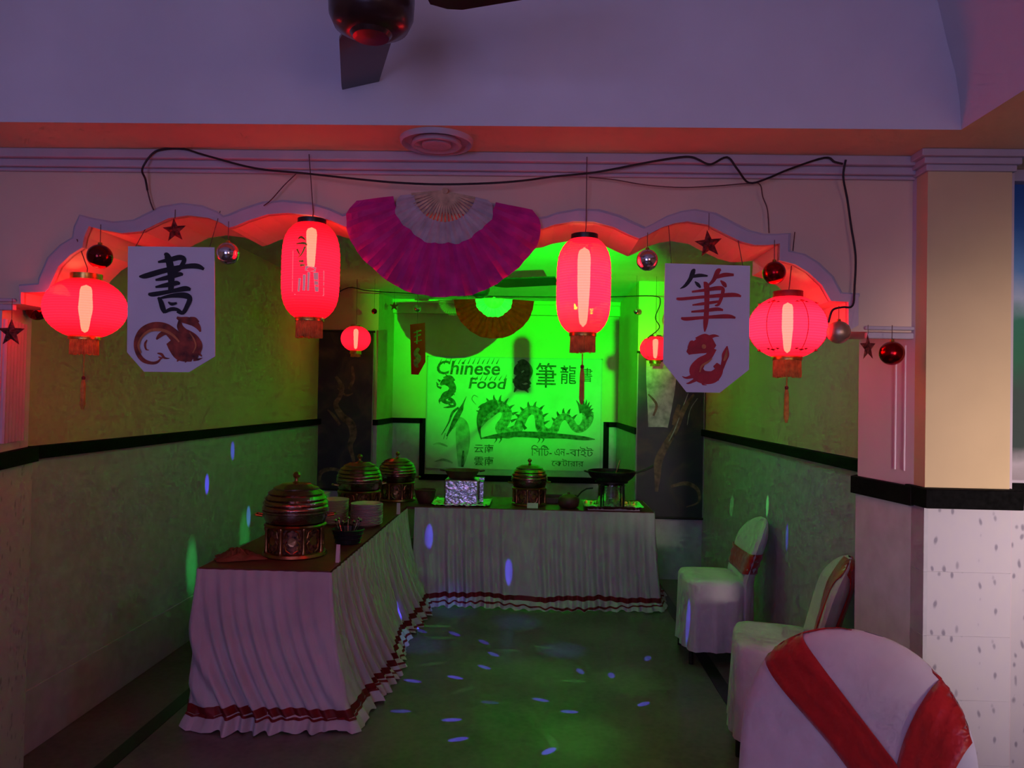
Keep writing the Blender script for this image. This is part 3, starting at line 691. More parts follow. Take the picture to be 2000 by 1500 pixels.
stroke(mb, [(392, 648, 3), (387, 638, 10), (378, 630, 14), (366, 626, 14), (354, 624, 10), (346, 620, 4)], tf, 8)
stroke(mb, [(352, 626, 6), (352, 638, 12), (360, 648, 14), (372, 654, 14), (382, 662, 14), (389, 676, 14), (386, 692, 10)], tf, 8)
stroke(mb, [(336, 650, 8), (322, 650, 9), (312, 656, 8), (306, 663, 3)], tf, 6)
for st in ([(352, 700, 7), (346, 706, 2)], [(366, 702, 7), (362, 708, 2)], [(378, 702, 7), (388, 702, 4), (396, 699, 1)], [(388, 690, 6), (395, 696, 2)], [(308, 690, 2), (316, 692, 5), (322, 699, 4), (332, 700, 1)], [(318, 700, 4), (310, 697, 2)], [(288, 664, 2), (284, 672, 4), (286, 682, 3), (292, 684, 1)], [(388, 630, 5), (382, 622, 4), (372, 620, 2)]):
    stroke(mb, st, tf)
mb.build('dragon_print', BROWNINK, e)
mb = MB()
def tf2(px, py): return tf(px, py, 0.0045)
stroke(mb, [(277, 690, 2), (272, 675, 4), (279, 658, 4), (295, 646, 5), (318, 645, 6), (338, 654, 5), (352, 668, 3)], tf2, 6)
stroke(mb, [(372, 650, 2), (380, 662, 3), (384, 676, 3), (378, 690, 2)], tf2)
mb.build('dragon_highlight', LIGHTINK, e)

e, tf = banner('calligraphy_banner', [(1299, 514), (1465, 519), (1463, 722), (1406, 767), (1341, 766), (1295, 708)], yban, PAPER, 'white paper banner with red 筆 character and small red dragon',
    [(1312, 518, at(1312, 432, WF).z, WF), (1452, 522, at(1452, 462, WF).z, WF)])
mb = MB()
stroke(mb, [(1328, 564, 1), (1338, 558, 6), (1348, 545, 8), (1354, 530, 9), (1358, 527, 3)], tf); stroke(mb, [(1349, 541, 5), (1366, 538, 7), (1382, 539, 3)], tf); stroke(mb, [(1357, 550, 2), (1363, 556, 7), (1368, 562, 3)], tf)
mb.build('character_black_stroke', INK, e)
mb = MB()
for st in ([(1380, 560, 2), (1393, 548, 6), (1402, 530, 8), (1408, 527, 3)], [(1398, 542, 5), (1415, 537, 7), (1433, 537, 4)], [(1407, 548, 2), (1414, 555, 7), (1418, 561, 3)],
           [(1374, 556, 9), (1380, 560, 9), (1380, 600, 8), (1378, 630, 8), (1376, 648, 2)],
           [(1351, 570, 3), (1375, 567, 5), (1402, 563, 7), (1412, 567, 6), (1404, 593, 5), (1396, 597, 2)], [(1321, 583, 3), (1330, 584, 5), (1375, 580, 5), (1430, 576, 7), (1447, 579, 3)],
           [(1352, 596, 2), (1375, 593, 5), (1404, 589, 4)], [(1350, 609, 3), (1375, 607, 5), (1400, 604, 6), (1412, 606, 3)], [(1330, 621, 3), (1340, 623, 6), (1378, 620, 5), (1420, 618, 7), (1436, 621, 3)]):
    stroke(mb, st, tf, 5, 1.2)
mb.build('character_print', REDINK, e)
mb = MB()
stroke(mb, [(1343, 690, 8), (1352, 683, 20), (1366, 676, 30), (1382, 672, 32), (1394, 666, 20)], tf, 8)
stroke(mb, [(1392, 680, 16), (1384, 696, 14), (1368, 708, 20), (1360, 724, 28), (1372, 736, 26), (1392, 736, 24), (1404, 722, 16), (1396, 712, 10)], tf, 8)
stroke(mb, [(1396, 735, 14), (1408, 722, 8), (1414, 705, 10), (1417, 692, 14), (1420, 676, 2)], tf, 6)
for st in ([(1360, 664, 10), (1376, 656, 8), (1388, 658, 2)], [(1378, 662, 10), (1394, 656, 6), (1404, 657, 1)], [(1352, 735, 8), (1340, 738, 4), (1332, 735, 1)], [(1358, 742, 7), (1346, 748, 4), (1340, 749, 1)], [(1380, 742, 8), (1372, 750, 4), (1380, 752, 1)], [(1396, 740, 8), (1404, 742, 3)], [(1356, 672, 6), (1350, 668, 6), (1344, 680, 4)]):
    stroke(mb, st, tf)
mb.build('dragon_print', REDINK, e)
mb = MB(); stroke(mb, [(1366, 727, 2), (1370, 715, 4), (1382, 707, 4), (1390, 700, 2)], tf2 if False else (lambda a, b: tf(a, b, 0.0045))); stroke(mb, [(1413, 705, 3), (1417, 695, 6), (1419, 683, 2)], lambda a, b: tf(a, b, 0.0045))
k = 14; cc = [(1374+4.5*math.cos(2*math.pi*i/k), 677+4.5*math.sin(2*math.pi*i/k)) for i in range(k)]
mb.flat([tf(x, y, 0.0047) for x, y in cc]); mb.build('dragon_highlight', LIGHTINK, e)

e, tf = banner('paper_tag', [(801, 634), (830, 630), (831, 707), (817, 732), (803, 731)], 6.2, PINKPAPER, 'narrow pink paper tag with dark writing hanging left of the orange fan', [(815, 634, HC-0.005, 6.2)])
mb = MB()
for st in ([(808, 650, 2), (823, 645, 3)], [(809, 658, 2), (822, 653, 3)], [(815, 645, 3), (814, 672, 3)], [(809, 668, 2), (824, 664, 2)], [(818, 680, 6), (812, 690, 9), (818, 700, 10), (812, 710, 9), (816, 718, 4)], [(808, 705, 3), (822, 695, 3)]):
    stroke(mb, st, tf)
mb.build('writing_print', BROWNINK, e)

# ================================================================== BAUBLES AND STARS
def bauble(px, py, r_px, y, m, label, string_z=None, group='glass baubles along the arch'):
    c = at(px, py, y); r = r_px*y/F; e = empty('bauble', (c.x, y, c.z))
    MB().lathe([(r*math.sin(math.pi*i/18), -r*math.cos(math.pi*i/18)) for i in range(19)], 28).build('ball', m, e, smooth=True)
    MB().lathe([(0, r*1.16), (r*0.16, r*1.16), (r*0.2, r*0.95)], 12).build('cap', GOLD, e, smooth=True)
    zt = string_z if string_z else c.z+r*2.2
    MB().tube([(0, 0, r*1.1), (0, 0, zt-c.z)], 0.0012, 5).build('hanging_string', STRING, e)
    tag(e, label, 'bauble', group)
def star(px, py, r_px, y, label, rot=0.0, string_z=None, ry=0.0, m=STARM, group='glitter stars along the arch'):
    c = at(px, py, y); r = r_px*y/F; e = empty('star_ornament', (c.x, y, c.z)); mb = MB()
    vs = []
    for i in range(10):
        a = math.pi/2+rot+math.pi*i/5; rr = r if i % 2 == 0 else r*0.42; vs.append((rr*math.cos(a), 0, rr*math.sin(a)))
    vs += [(0, -r*0.22, 0), (0, r*0.22, 0)]
    fs = []
    for i in range(10): fs += [(i, (i+1) % 10, 10), ((i+1) % 10, i, 11)]
    b = mb.add(vs, fs).build('star_body', m, e); b.rotation_euler = (0, 0, ry)
    zt = string_z if string_z else c.z+r*1.8
    MB().tube([(0, 0, r*0.98), (0, 0, zt-c.z)], 0.001, 5).build('hanging_string', STRING, e)
    tag(e, label, 'star ornament', group)
Wz = lambda px, py: at(px, py, WF).z
bauble(195, 501, 24, 2.46, BAUB_DARK, 'dark red bauble above the far left lantern', Wz(195, 446))
bauble(445, 495, 22, 2.46, BAUB_SILVER, 'silver bauble right of the black 書 banner', Wz(445, 440))
bauble(1264, 508, 21, 2.46, BAUB_SILVER, 'silver bauble under the arch point right of the tall green-lit lantern', Wz(1264, 462))
bauble(1512, 533, 22, 2.46, BAUB_RED, 'red bauble above the ribbed right lantern', Wz(1512, 476))
bauble(1638, 649, 22, 2.46, BAUB_GOLD, 'matt pale gold bauble touching the glow of the ribbed right lantern', Wz(1630, 602))
bauble(1742, 690, 23, 2.44, BAUB_RED, 'red bauble against the column, beside the star', Wz(1742, 640))
bauble(72, 606, 20, 2.74, BAUB_DARK, 'dark bauble half behind the far left lantern', Wz(60, 570))
bauble(815, 603, 7.5, 7.6, BAUB_SILVER, 'small dim bauble between two stars high on the back wall', HC-0.002, 'small ornaments at the back')
bauble(731, 608, 5.5, 7.0, BAUB_RED, 'tiny red bauble above the small left lantern', HC-0.005, 'small ornaments at the back')
bauble(1243, 608, 6, 6.6, BAUB_SILVER, 'tiny shiny bauble above the small right lantern', HC-0.005, 'small ornaments at the back')
star(341, 450, 25, 2.50, 'brown star above the black 書 banner', 0.1, Wz(341, 412))
star(1384, 477, 28, 2.46, 'red brown star above the red 筆 banner', 0.12, Wz(1384, 425))
star(1695, 679, 27, 2.48, 'dark red star beside the red bauble near the column', 0.05, Wz(1700, 637), ry=R(35))
star(22, 650, 29, 2.45, 'dark red star at the left edge of the picture', 0.0, Wz(22, 588))
star(770, 598, 10, 7.6, 'small dark star high on the back wall left of the dim bauble', 0.0, HC-0.002, group='small ornaments at the back')
star(911, 597, 9, 7.6, 'small dark star at the back right of the dim bauble', 0.0, HC-0.002, ry=R(50), group='small ornaments at the back')

# ================================================================== CORDS
def cord(name, pts, r, m, label, cat='cord', group=None):
    P = [at(px, py, y) for px, py, y in pts]; P = smooth_path(P, 5)
    tag(MB().tube(P, r, 7).build(name, m, None, smooth=True), label, cat, group)
yc = WF-0.058
cord('electric_cord', [(288, 372, 2.5), (284, 350, 2.49), (278, 330, yc), (298, 300, yc), (322, 291, yc), (360, 291, yc), (400, 303, yc), (500, 329, yc), (590, 338, yc), (700, 350, 2.44), (780, 357, 2.44), (860, 360, 2.44), (950, 358, 2.44), (1020, 353, 2.44), (1080, 345, yc), (1160, 337, yc), (1240, 322, yc), (1300, 311, yc), (1345, 306, yc), (1367, 313, yc)], 0.0034, WIRE, 'long black cord sagging across the crown moulding above the pink fan')
cord('electric_cord', [(1367, 313, yc), (1388, 321, yc), (1420, 307, yc), (1440, 330, yc), (1463, 357, 2.49), (1500, 348, yc), (1540, 331, yc), (1610, 308, yc), (1630, 316, yc), (1646, 320, yc)], 0.0034, WIRE, 'black cord zigzagging over the moulding above the red 筆 banner')
cord('electric_cord', [(1652, 312, yc), (1647, 345, 2.47), (1655, 390, 2.49), (1662, 440, 2.49), (1671, 500, 2.49), (1669, 560, 2.49), (1665, 597, 2.49), (1645, 600, 2.48), (1626, 606, 2.47), (1618, 630, 2.47)], 0.0034, WIRE, 'black cord hanging down to the springing of the arch near the column')
cord('thin_thread', [(1150, 346, 2.49), (1200, 351, 2.49), (1260, 361, 2.49), (1330, 366, 2.49), (1400, 363, 2.49), (1463, 358, 2.49), (1484, 360, 2.49), (1490, 385, 2.49), (1499, 410, 2.49), (1502, 455, 2.49)], 0.0018, STRING, 'thin thread sagging below the moulding to the right of the tall lantern', 'thread')
cord('thin_thread', [(578, 340, 2.49), (555, 362, 2.49), (530, 390, 2.49), (515, 402, 2.49)], 0.0018, STRING, 'thin thread slanting down left of the tall printed lantern', 'thread')
cord('thin_thread', [(288, 372, 2.50), (294, 395, 2.50), (300, 410, 2.50)], 0.0022, STRING, 'short thread end at the left end of the black cord', 'thread')
cord('fairy_wire', [(640, 585, 6.2), (680, 562, 6.2), (720, 568, 6.2), (800, 573, 6.2), (900, 577, 6.2), (1000, 579, 6.2), (1100, 580, 6.2), (1180, 580, 6.2), (1275, 578, 6.2), (1290, 590, 6.2), (1280, 620, 6.2), (1288, 640, 6.2), (1265, 660, 6.2)], 0.004, FANDARK, 'dark wire strung across the green room below the ceiling', 'cord')
cord('fairy_wire', [(422, 640, 5.28), (422, 700, 5.28), (424, 750, 5.30), (428, 800, 5.33), (426, 852, 5.29)], 0.002, WIRE, 'thin wire hanging down the left wall below the black 書 banner', 'cord')

# ================================================================== BACK BANNER AND SCROLLS
yp = YB-0.03
q = [at(835, 697, yp), at(1177, 699, yp), at(1177, 921, yp), at(832, 916, yp)]
x0, x1 = q[0].x, q[1].x; z1, z0 = (q[0].z+q[1].z)/2, (q[2].z+q[3].z)/2
e = empty('dragon_banner', ((x0+x1)/2, yp, z0)); BC = Vector(((x0+x1)/2, yp, z0))
MB().box((0, 0.006, (z1-z0)/2), (x1-x0, 0.008, z1-z0)).build('sheet', FLEX, e)
fw = 0.012
MB().box((0, 0, fw/2), (x1-x0, 0.012, fw)).box((0, 0, z1-z0-fw/2), (x1-x0, 0.012, fw)).box((-(x1-x0)/2+fw/2, 0, (z1-z0)/2), (fw, 0.012, z1-z0)).box(((x1-x0)/2-fw/2, 0, (z1-z0)/2), (fw, 0.012, z1-z0)).build('frame', TRIM, e)
def tp(px, py, off=0.0): v = at(px, py, yp)-BC; return (v.x, 0.0008-off, v.z)
def ptxt(body, name, xa, xb, ya, yb, m, shear=0.0):
    a = tp(xa, yb); b = tp(xb, ya); bn = any('\u0980' <= ch <= '\u09ff' for ch in body)
    return text_mesh(body, name, m, e, a[0], b[0], a[2], b[2], 0.0006, shear, 0.0 if bn else 0.016 if body.isascii() else 0.006)
ptxt('Chinese', 'lettering', 853, 977, 706, 731, FLEXINK, 0.15)
ptxt('Food', 'lettering', 915, 990, 739, 759, FLEXINK, 0.15)
mb = MB()
for i in range(13):     # flame licks on the lettering
    x = 858+i*9.3; stroke(mb, [(x, 711, 2.0), (x+3, 705, 1.4), (x+6, 699+random.uniform(-2, 3), 0.3)], tp, 3)
for i in range(8):
    x = 919+i*9.3; stroke(mb, [(x, 743, 2.0), (x+3, 738, 1.4), (x+6, 733+random.uniform(-2, 2), 0.3)], tp, 3)
mb.build('lettering_flames', FLEXINK, e)['kind'] = 'stuff'
ptxt('筆', 'lettering', 1046, 1087, 709, 757, FLEXINK); ptxt('龍', 'lettering', 1094, 1126, 714, 750, FLEXINK); ptxt('書', 'lettering', 1137, 1157, 719, 746, FLEXINK)
ptxt('云南', 'lettering', 926, 964, 868, 884, FLEXINK); ptxt('雲南', 'lettering', 926, 964, 892, 909, FLEXINK)
ptxt('\u09bf\u09b8\u09bf\u099f-', 'lettering', 1037, 1078, 870, 890, FLEXINK); ptxt('\u098f\u09a8', 'lettering', 1083, 1104, 877, 890, FLEXINK); ptxt('-\u09ac\u09be\u0987\u099f', 'lettering', 1106, 1159, 873, 892, FLEXINK)
ptxt('\u09c7\u0995\u099f\u09be\u09b0\u09be\u09b0', 'lettering', 1077, 1140, 897, 910, FLEXINK)
# long dragon
mb = MB()
body = [(958, 838, 10), (968, 828, 20), (982, 818, 26), (994, 806, 22), (994, 794, 18), (982, 790, 16), (966, 797, 18), (952, 806, 24), (942, 818, 18), (946, 830, 10)]
stroke(mb, [(938, 835, 4), (942, 822, 16), (950, 808, 26), (964, 796, 28), (980, 795, 22), (990, 806, 20), (986, 822, 20), (978, 836, 22), (990, 846, 22), (1010, 838, 20), (1018, 822, 19), (1026, 808, 18), (1038, 801, 17), (1050, 806, 18), (1054, 820, 18), (1056, 836, 18), (1070, 846, 18), (1082, 840, 17), (1088, 826, 15), (1096, 816, 14), (1106, 814, 13), (1114, 822, 14), (1124, 836, 15), (1136, 836, 16), (1146, 824, 20), (1148, 810, 22), (1140, 798, 14)], tp, 6)
mb.build('dragon_body_print', FLEXMID, e)
mb = MB()
def tpo(a, b): return tp(a, b, 0.006)
stroke(mb, [(940, 858, 2), (936, 838, 6), (938, 818, 14), (946, 802, 20), (960, 792, 22), (972, 788, 14)], tpo, 6)
stroke(mb, [(934, 796, 2), (944, 792, 8), (958, 790, 10), (966, 780, 4)], tpo); stroke(mb, [(930, 802, 1), (940, 804, 6), (952, 800, 8)], tpo)
spine = [(956, 786), (966, 782), (976, 783), (986, 788), (996, 796), (1002, 808), (1000, 822), (1012, 812), (1020, 800), (1032, 792), (1044, 792), (1056, 798), (1062, 812), (1064, 826), (1082, 820), (1090, 810), (1100, 805), (1110, 806), (1120, 816)]
for i, (x, y) in enumerate(spine):
    dx = (x-(975 if x < 1006 else 1040 if x < 1070 else 1104)); l = max(1, abs(dx)); ux = max(-1, min(1, dx/26.0)); uy = -math.sqrt(max(0, 1-ux*ux*0.8))
    h = 12 if i < 4 else 8
    stroke(mb, [(x-ux*2, y-uy*2, 6), (x+ux*h*0.6+1, y+uy*h*0.6, 3), (x+ux*h+3, y+uy*h, 0.3)], tpo, 3)
for k in range(9):
    a = R(-118+k*17); stroke(mb, [(1138+6*math.cos(a), 812+6*math.sin(a), 7), (1138+16*math.cos(a), 806+18*math.sin(a), 4), (1136+24*math.cos(a), 806+28*math.sin(a), 0.4)], tpo, 4)
stroke(mb, [(940, 856, 2), (970, 852, 9), (1010, 848, 11), (1060, 850, 12), (1100, 852, 9), (1140, 856, 8), (1162, 858, 1)], tpo, 6)
for x in (966, 975, 1050, 1058): stroke(mb, [(x, 852, 6), (x+4, 858, 3), (x-1, 866, 0.4)], tpo, 3)
for x in (1022, 1048): stroke(mb, [(x+5, 838, 7), (x, 830, 4), (x-2, 822, 1)], tpo, 3)
stroke(mb, [(930, 790, 0.6), (922, 780, 1.2), (926, 772, 1.2), (934, 776, 0.5)], tpo)
mb.build('dragon_spines_print', FLEXINK, e)
mb = MB()     # small coiled dragon at the left
stroke(mb, [(860, 752, 4), (868, 746, 13), (878, 748, 15), (884, 757, 14), (880, 767, 14), (870, 773, 15), (865, 780, 10), (872, 786, 7), (884, 786, 4)], tp, 6)
for st in ([(870, 740, 9), (879, 738, 10), (886, 745, 8)], [(876, 778, 8), (885, 783, 6), (888, 792, 5), (876, 795, 4), (866, 796, 1)], [(862, 758, 5), (855, 755, 3), (853, 749, 1)], [(864, 776, 6), (858, 782, 3), (859, 789, 1)], [(860, 745, 5), (855, 741, 2)], [(886, 760, 6), (890, 766, 1)], [(874, 735, 4), (870, 731, 1)]): stroke(mb, st, tp)
for st in ([(856, 752, 4), (852, 746, 1)], [(884, 740, 5), (876, 735, 4), (866, 738, 3)], [(862, 780, 5), (858, 786, 1)], [(884, 766, 4), (888, 772, 1)], [(876, 790, 3), (886, 792, 2), (888, 786, 1)]): stroke(mb, st, tp)
mb.build('small_dragon_print', FLEXINK, e)
mb = MB()     # dark dragon under the added caster's shadow
stroke(mb, [(1006, 732, 6), (1012, 720, 16), (1024, 714, 18), (1033, 724, 16), (1026, 736, 20), (1014, 742, 20), (1012, 752, 14), (1024, 757, 11), (1035, 752, 7)], tp, 6)
for st in ([(1012, 710, 8), (1022, 706, 9), (1032, 712, 6)], [(1004, 740, 6), (1002, 748, 2)], [(1030, 744, 8), (1037, 750, 4)], [(1008, 758, 6), (1004, 766, 2)], [(1026, 760, 6), (1032, 767, 2)], [(1018, 730, 8), (1008, 728, 6)]): stroke(mb, st, tp)
mb.build('small_dragon_print', FLEXINK, e)
mb = MB()     # heron
stroke(mb, [(872, 852, 2), (880, 838, 6), (890, 818, 10), (900, 800, 9), (904, 790, 4), (911, 774, 0.6)], tp, 6)
stroke(mb, [(862, 850, 1), (876, 826, 3), (884, 806, 5), (896, 796, 4)], tp); stroke(mb, [(870, 846, 1), (866, 858, 1)], tp); stroke(mb, [(878, 842, 1), (872, 858, 1)], tp)
mb.build('heron_print', FLEXINK, e)
mb = MB()
stroke(mb, [(884, 838, 2), (894, 822, 14), (902, 830, 24), (904, 850, 28), (904, 872, 26), (902, 895, 18), (900, 912, 10)], tp, 6)
stroke(mb, [(846, 868, 1), (858, 866, 4), (874, 872, 3)], tp); stroke(mb, [(848, 902, 1), (866, 898, 5), (884, 904, 3)], tp)
mb.build('rock_print', FLEXPALE, e)
mb = MB(); stroke(mb, [(905, 880, 3), (904, 895, 5), (903, 912, 5)], tpo); mb.build('rock_shade_print', FLEXINK, e)
tag(e, 'wide printed banner with Chinese Food lettering and long dragon on the back wall', 'banner')

# painted scrolls on the corner pillars
def scroll_banner(pts_px, y, m, label, prints):
    P = [at(px, py, y) for px, py in pts_px]; xs = [p.x for p in P]; zs = [p.z for p in P]
    xa, xb, za, zt = min(xs), max(xs), min(zs), max(zs)
    e = empty('painted_scroll', ((xa+xb)/2, y, za)); B = Vector(((xa+xb)/2, y, za))
    MB().box((0, 0.0, (zt-za)/2), (xb-xa, 0.008, zt-za)).build('sheet', m, e)
    MB().tube([(-(xb-xa)/2-0.01, 0, 0), ((xb-xa)/2+0.01, 0, 0)], 0.012, 10).build('bottom_rod', FANDARK, e)
    MB().tube([(-(xb-xa)/2-0.01, 0, zt-za), ((xb-xa)/2+0.01, 0, zt-za)], 0.012, 10).build('top_rod', FANDARK, e)
    MB().box((-(xb-xa)/2, -0.003, (zt-za)/2), (0.008, 0.008, zt-za)).box(((xb-xa)/2, -0.003, (zt-za)/2), (0.008, 0.008, zt-za)).build('edge_tape', mat('grey_edge_tape', (0.35, 0.34, 0.33), 0.5), e)
    def t(px, py): v = at(px, py, y)-B; v.x = max(-(xb-xa)/2+0.01, min((xb-xa)/2-0.01, v.x)); return (v.x, -0.0052, v.z)
    for nm, mm, sts in prints:
        mb = MB()
        for st in sts: stroke(mb, st, t, 6)
        mb.build(nm, mm, e)
    tag(e, label, 'scroll'); return e
scroll_banner([(612, 648), (724, 648), (724, 955), (612, 955)], CLF-0.05, SCROLL, 'tall dark painted scroll on the left corner pillar behind the small lantern', [
    ('dragon_print', PALEGOLDINK, [[(656, 735, 5), (668, 755, 9), (664, 775, 8), (656, 790, 10), (668, 812, 13), (686, 828, 15), (690, 850, 14), (684, 870, 10), (690, 895, 7), (694, 915, 5), (690, 925, 3)],
        [(624, 940, 4), (628, 922, 8), (648, 916, 7), (672, 920, 5), (684, 912, 3)], [(640, 800, 2), (652, 812, 6), (664, 830, 5)], [(682, 760, 5), (690, 740, 7), (688, 715, 4)], [(660, 758, 3), (676, 772, 4), (690, 768, 2)]])])
scroll_banner([(1246, 690), (1372, 690), (1372, 1010), (1246, 1010)], CRF-0.05, SCROLLB, 'tall dark blue painted scroll on the right corner pillar, bright at its top', [
    ('mist_print', PALECLOUD, [[(1275, 702, 26), (1280, 740, 36), (1284, 780, 40), (1284, 834, 36)], [(1300, 705, 30), (1308, 740, 24), (1304, 790, 18), (1296, 834, 16)]]),
    ('dragon_print', PALEGOLDINK, [[(1355, 770, 4), (1335, 800, 10), (1318, 840, 12), (1300, 870, 14), (1286, 900, 16), (1284, 930, 12), (1282, 960, 6)], [(1310, 950, 5), (1340, 944, 8), (1362, 956, 7), (1364, 980, 4), (1340, 990, 2)], [(1326, 790, 6), (1320, 812, 10), (1314, 830, 4)], [(1266, 770, 3), (1282, 790, 5), (1276, 812, 4)]]),
    ('whisker_print', PALECLOUD, [[(1344, 768, 1.5), (1332, 800, 1.8), (1318, 838, 1.8), (1306, 862, 1)], [(1362, 778, 1.2), (1348, 800, 1.6), (1342, 830, 1)]])])

# ================================================================== TABLES WITH PLEATED SKIRTS
TZ = 0.74
def pleated_table(name, path, out_n, top_poly, label, flare, drift, seed, skew=0.0, pleat=0.052):
    """path: top-edge polyline (x, y); skirt hangs from it and flares outward"""
    rnd = random.Random(seed)
    e = empty(name, (sum(p[0] for p in top_poly)/len(top_poly), sum(p[1] for p in top_poly)/len(top_poly), 0)); O = e.location.copy()
    MB().prism([(x-O.x, y-O.y) for x, y in top_poly], XY(TZ-0.02), 0.02).build('table_top', WINE, e)
    for (x, y) in top_poly:      # four legs under the skirt
        cx_, cy_ = x+(O.x-x)*0.12-O.x, y+(O.y-y)*0.08-O.y
        MB().tube([(cx_, cy_, 0.0), (cx_, cy_, TZ-0.02)], 0.016, 8).build('leg', DARKIRON, e)
    # resample
    seg = []; L = 0
    for (a, b) in zip(path[:-1], path[1:]):
        d = math.hypot(b[0]-a[0], b[1]-a[1]); seg.append((L, d, a, b)); L += d
    N = int(L/0.006); NV = 26
    ph = [rnd.uniform(0, 6.28) for _ in range(6)]
    def pos(s):
        s = max(0, min(L, s))
        for (l0, d, a, b) in seg:
            if s <= l0+d+1e-9:
                t = (s-l0)/d; x, y = a[0]+(b[0]-a[0])*t, a[1]+(b[1]-a[1])*t
                nx, ny = (b[1]-a[1])/d, -(b[0]-a[0])/d
                break
        return x, y, nx, ny
    def normal(s):
        nx = ny = 0
        for k in (-0.05, -0.025, 0, 0.025, 0.05):
            _, _, a, b = pos(s+k); nx += a; ny += b
        l = math.hypot(nx, ny); return nx/l, ny/l
    def pt(s, v, off=0.0):
        x, y, _, _ = pos(s); nx, ny = normal(s)
        tx, ty = -ny, nx
        sp = s-drift*v*v
        ph1 = 2*math.pi*sp/pleat+1.1*math.sin(sp*9+ph[0])+0.8*math.sin(sp*4.3+ph[1])
        am = 0.003+(0.011+0.008*math.sin(sp*6+ph[2])+0.005*math.sin(sp*17+ph[3]))*v
        o = flare*(v**1.3)*(1+0.35*math.sin(sp*5+ph[3]))+am*math.sin(ph1)+0.5*am*math.sin(ph1*0.5+ph[4])+0.010
        o += off
        z = (TZ-0.004)*(1-v)+0.014*v + (0.016*math.sin(sp*8+ph[5])+0.010*math.sin(sp*21+ph[0]))*max(0, v-0.7)*2.2
        return (x+nx*o-O.x+skew*v*v, y+ny*o-O.y, max(0.004, z))
    def sheet(v0, v1, nv, off, nm, m):
        vs = [pt(L*i/N, v0+(v1-v0)*j/nv, off) for i in range(N+1) for j in range(nv+1)]
        fs = [(i*(nv+1)+j, i*(nv+1)+j+1, (i+1)*(nv+1)+j+1, (i+1)*(nv+1)+j) for i in range(N) for j in range(nv)]
        o = MB().add(vs, fs).build(nm, m, e)
        for p in o.data.polygons: p.use_smooth = True
        return o
    sk = sheet(0, 0.93, NV, 0, 'skirt', CLOTH)
    sheet(0.875, 0.935, 3, 0.004, 'red_ribbon', REDCLOTH)
    # gathered ruffle spread on the floor
    vs = []; nv = 5
    for i in range(N+1):
        s = L*i/N; x, y, _, _ = pos(s); nx, ny = normal(s); b0 = Vector(pt(s, 0.93, 0.002))
        for j in range(nv+1):
            t = j/nv; o = 0.040*t+0.012*math.sin(s*48+ph[0]+math.sin(s*14)*2)*t
            vs.append((b0.x+nx*o, b0.y+ny*o, max(0.003, b0.z*(1-t)**0.8+0.008*math.sin(s*60)*t+0.006)))
    fs = [(i*(nv+1)+j, i*(nv+1)+j+1, (i+1)*(nv+1)+j+1, (i+1)*(nv+1)+j) for i in range(N) for j in range(nv)]
    o = MB().add(vs, fs).build('ruffle', CLOTH, e)
    for p in o.data.polygons: p.use_smooth = True
    vs2 = []
    for i in range(N+1):
        t = 2.0+1.6*math.sin(i*0.011+ph[2])+0.6*math.sin(i*0.037)
        for q in (0.0, 0.9):
            k = max(0.0, min(nv-0.01, t+q)); j = int(k); f = k-j; a = vs[i*(nv+1)+j]; b = vs[i*(nv+1)+j+1]; vs2.append((a[0]+(b[0]-a[0])*f, a[1]+(b[1]-a[1])*f, a[2]+(b[2]-a[2])*f+0.004))
    MB().add(vs2, [(i*2, i*2+1, i*2+3, i*2+2) for i in range(N)]).build('hem_ribbon', REDCLOTH, e)
    tag(e, label, 'table'); return e
TX_a, TX_b, TYa, TYb, TYc = -1.63, -0.985, 3.71, 5.93, 6.62
pleated_table('buffet_table', [(TX_a, 4.6), (TX_a, TYa), (TX_b, TYa), (TX_b, TYb-0.03)], 1, [(TX_a, TYa), (TX_b, TYa), (TX_b, TYb-0.005), (TX_a, TYb-0.005)],
    'long buffet table on the left under a white pleated skirt with red hem', 0.075, 0.17, 3, skew=0.10, pleat=0.066)
pleated_table('buffet_table', [(TX_b+0.06, TYb), (0.915, TYb), (0.915, TYc)], 1, [(TX_a, TYb), (0.915, TYb), (0.915, TYc), (TX_a, TYc)],
    'rear buffet table before the dragon banner under a white pleated skirt', 0.075, 0.03, 11, pleat=0.075)

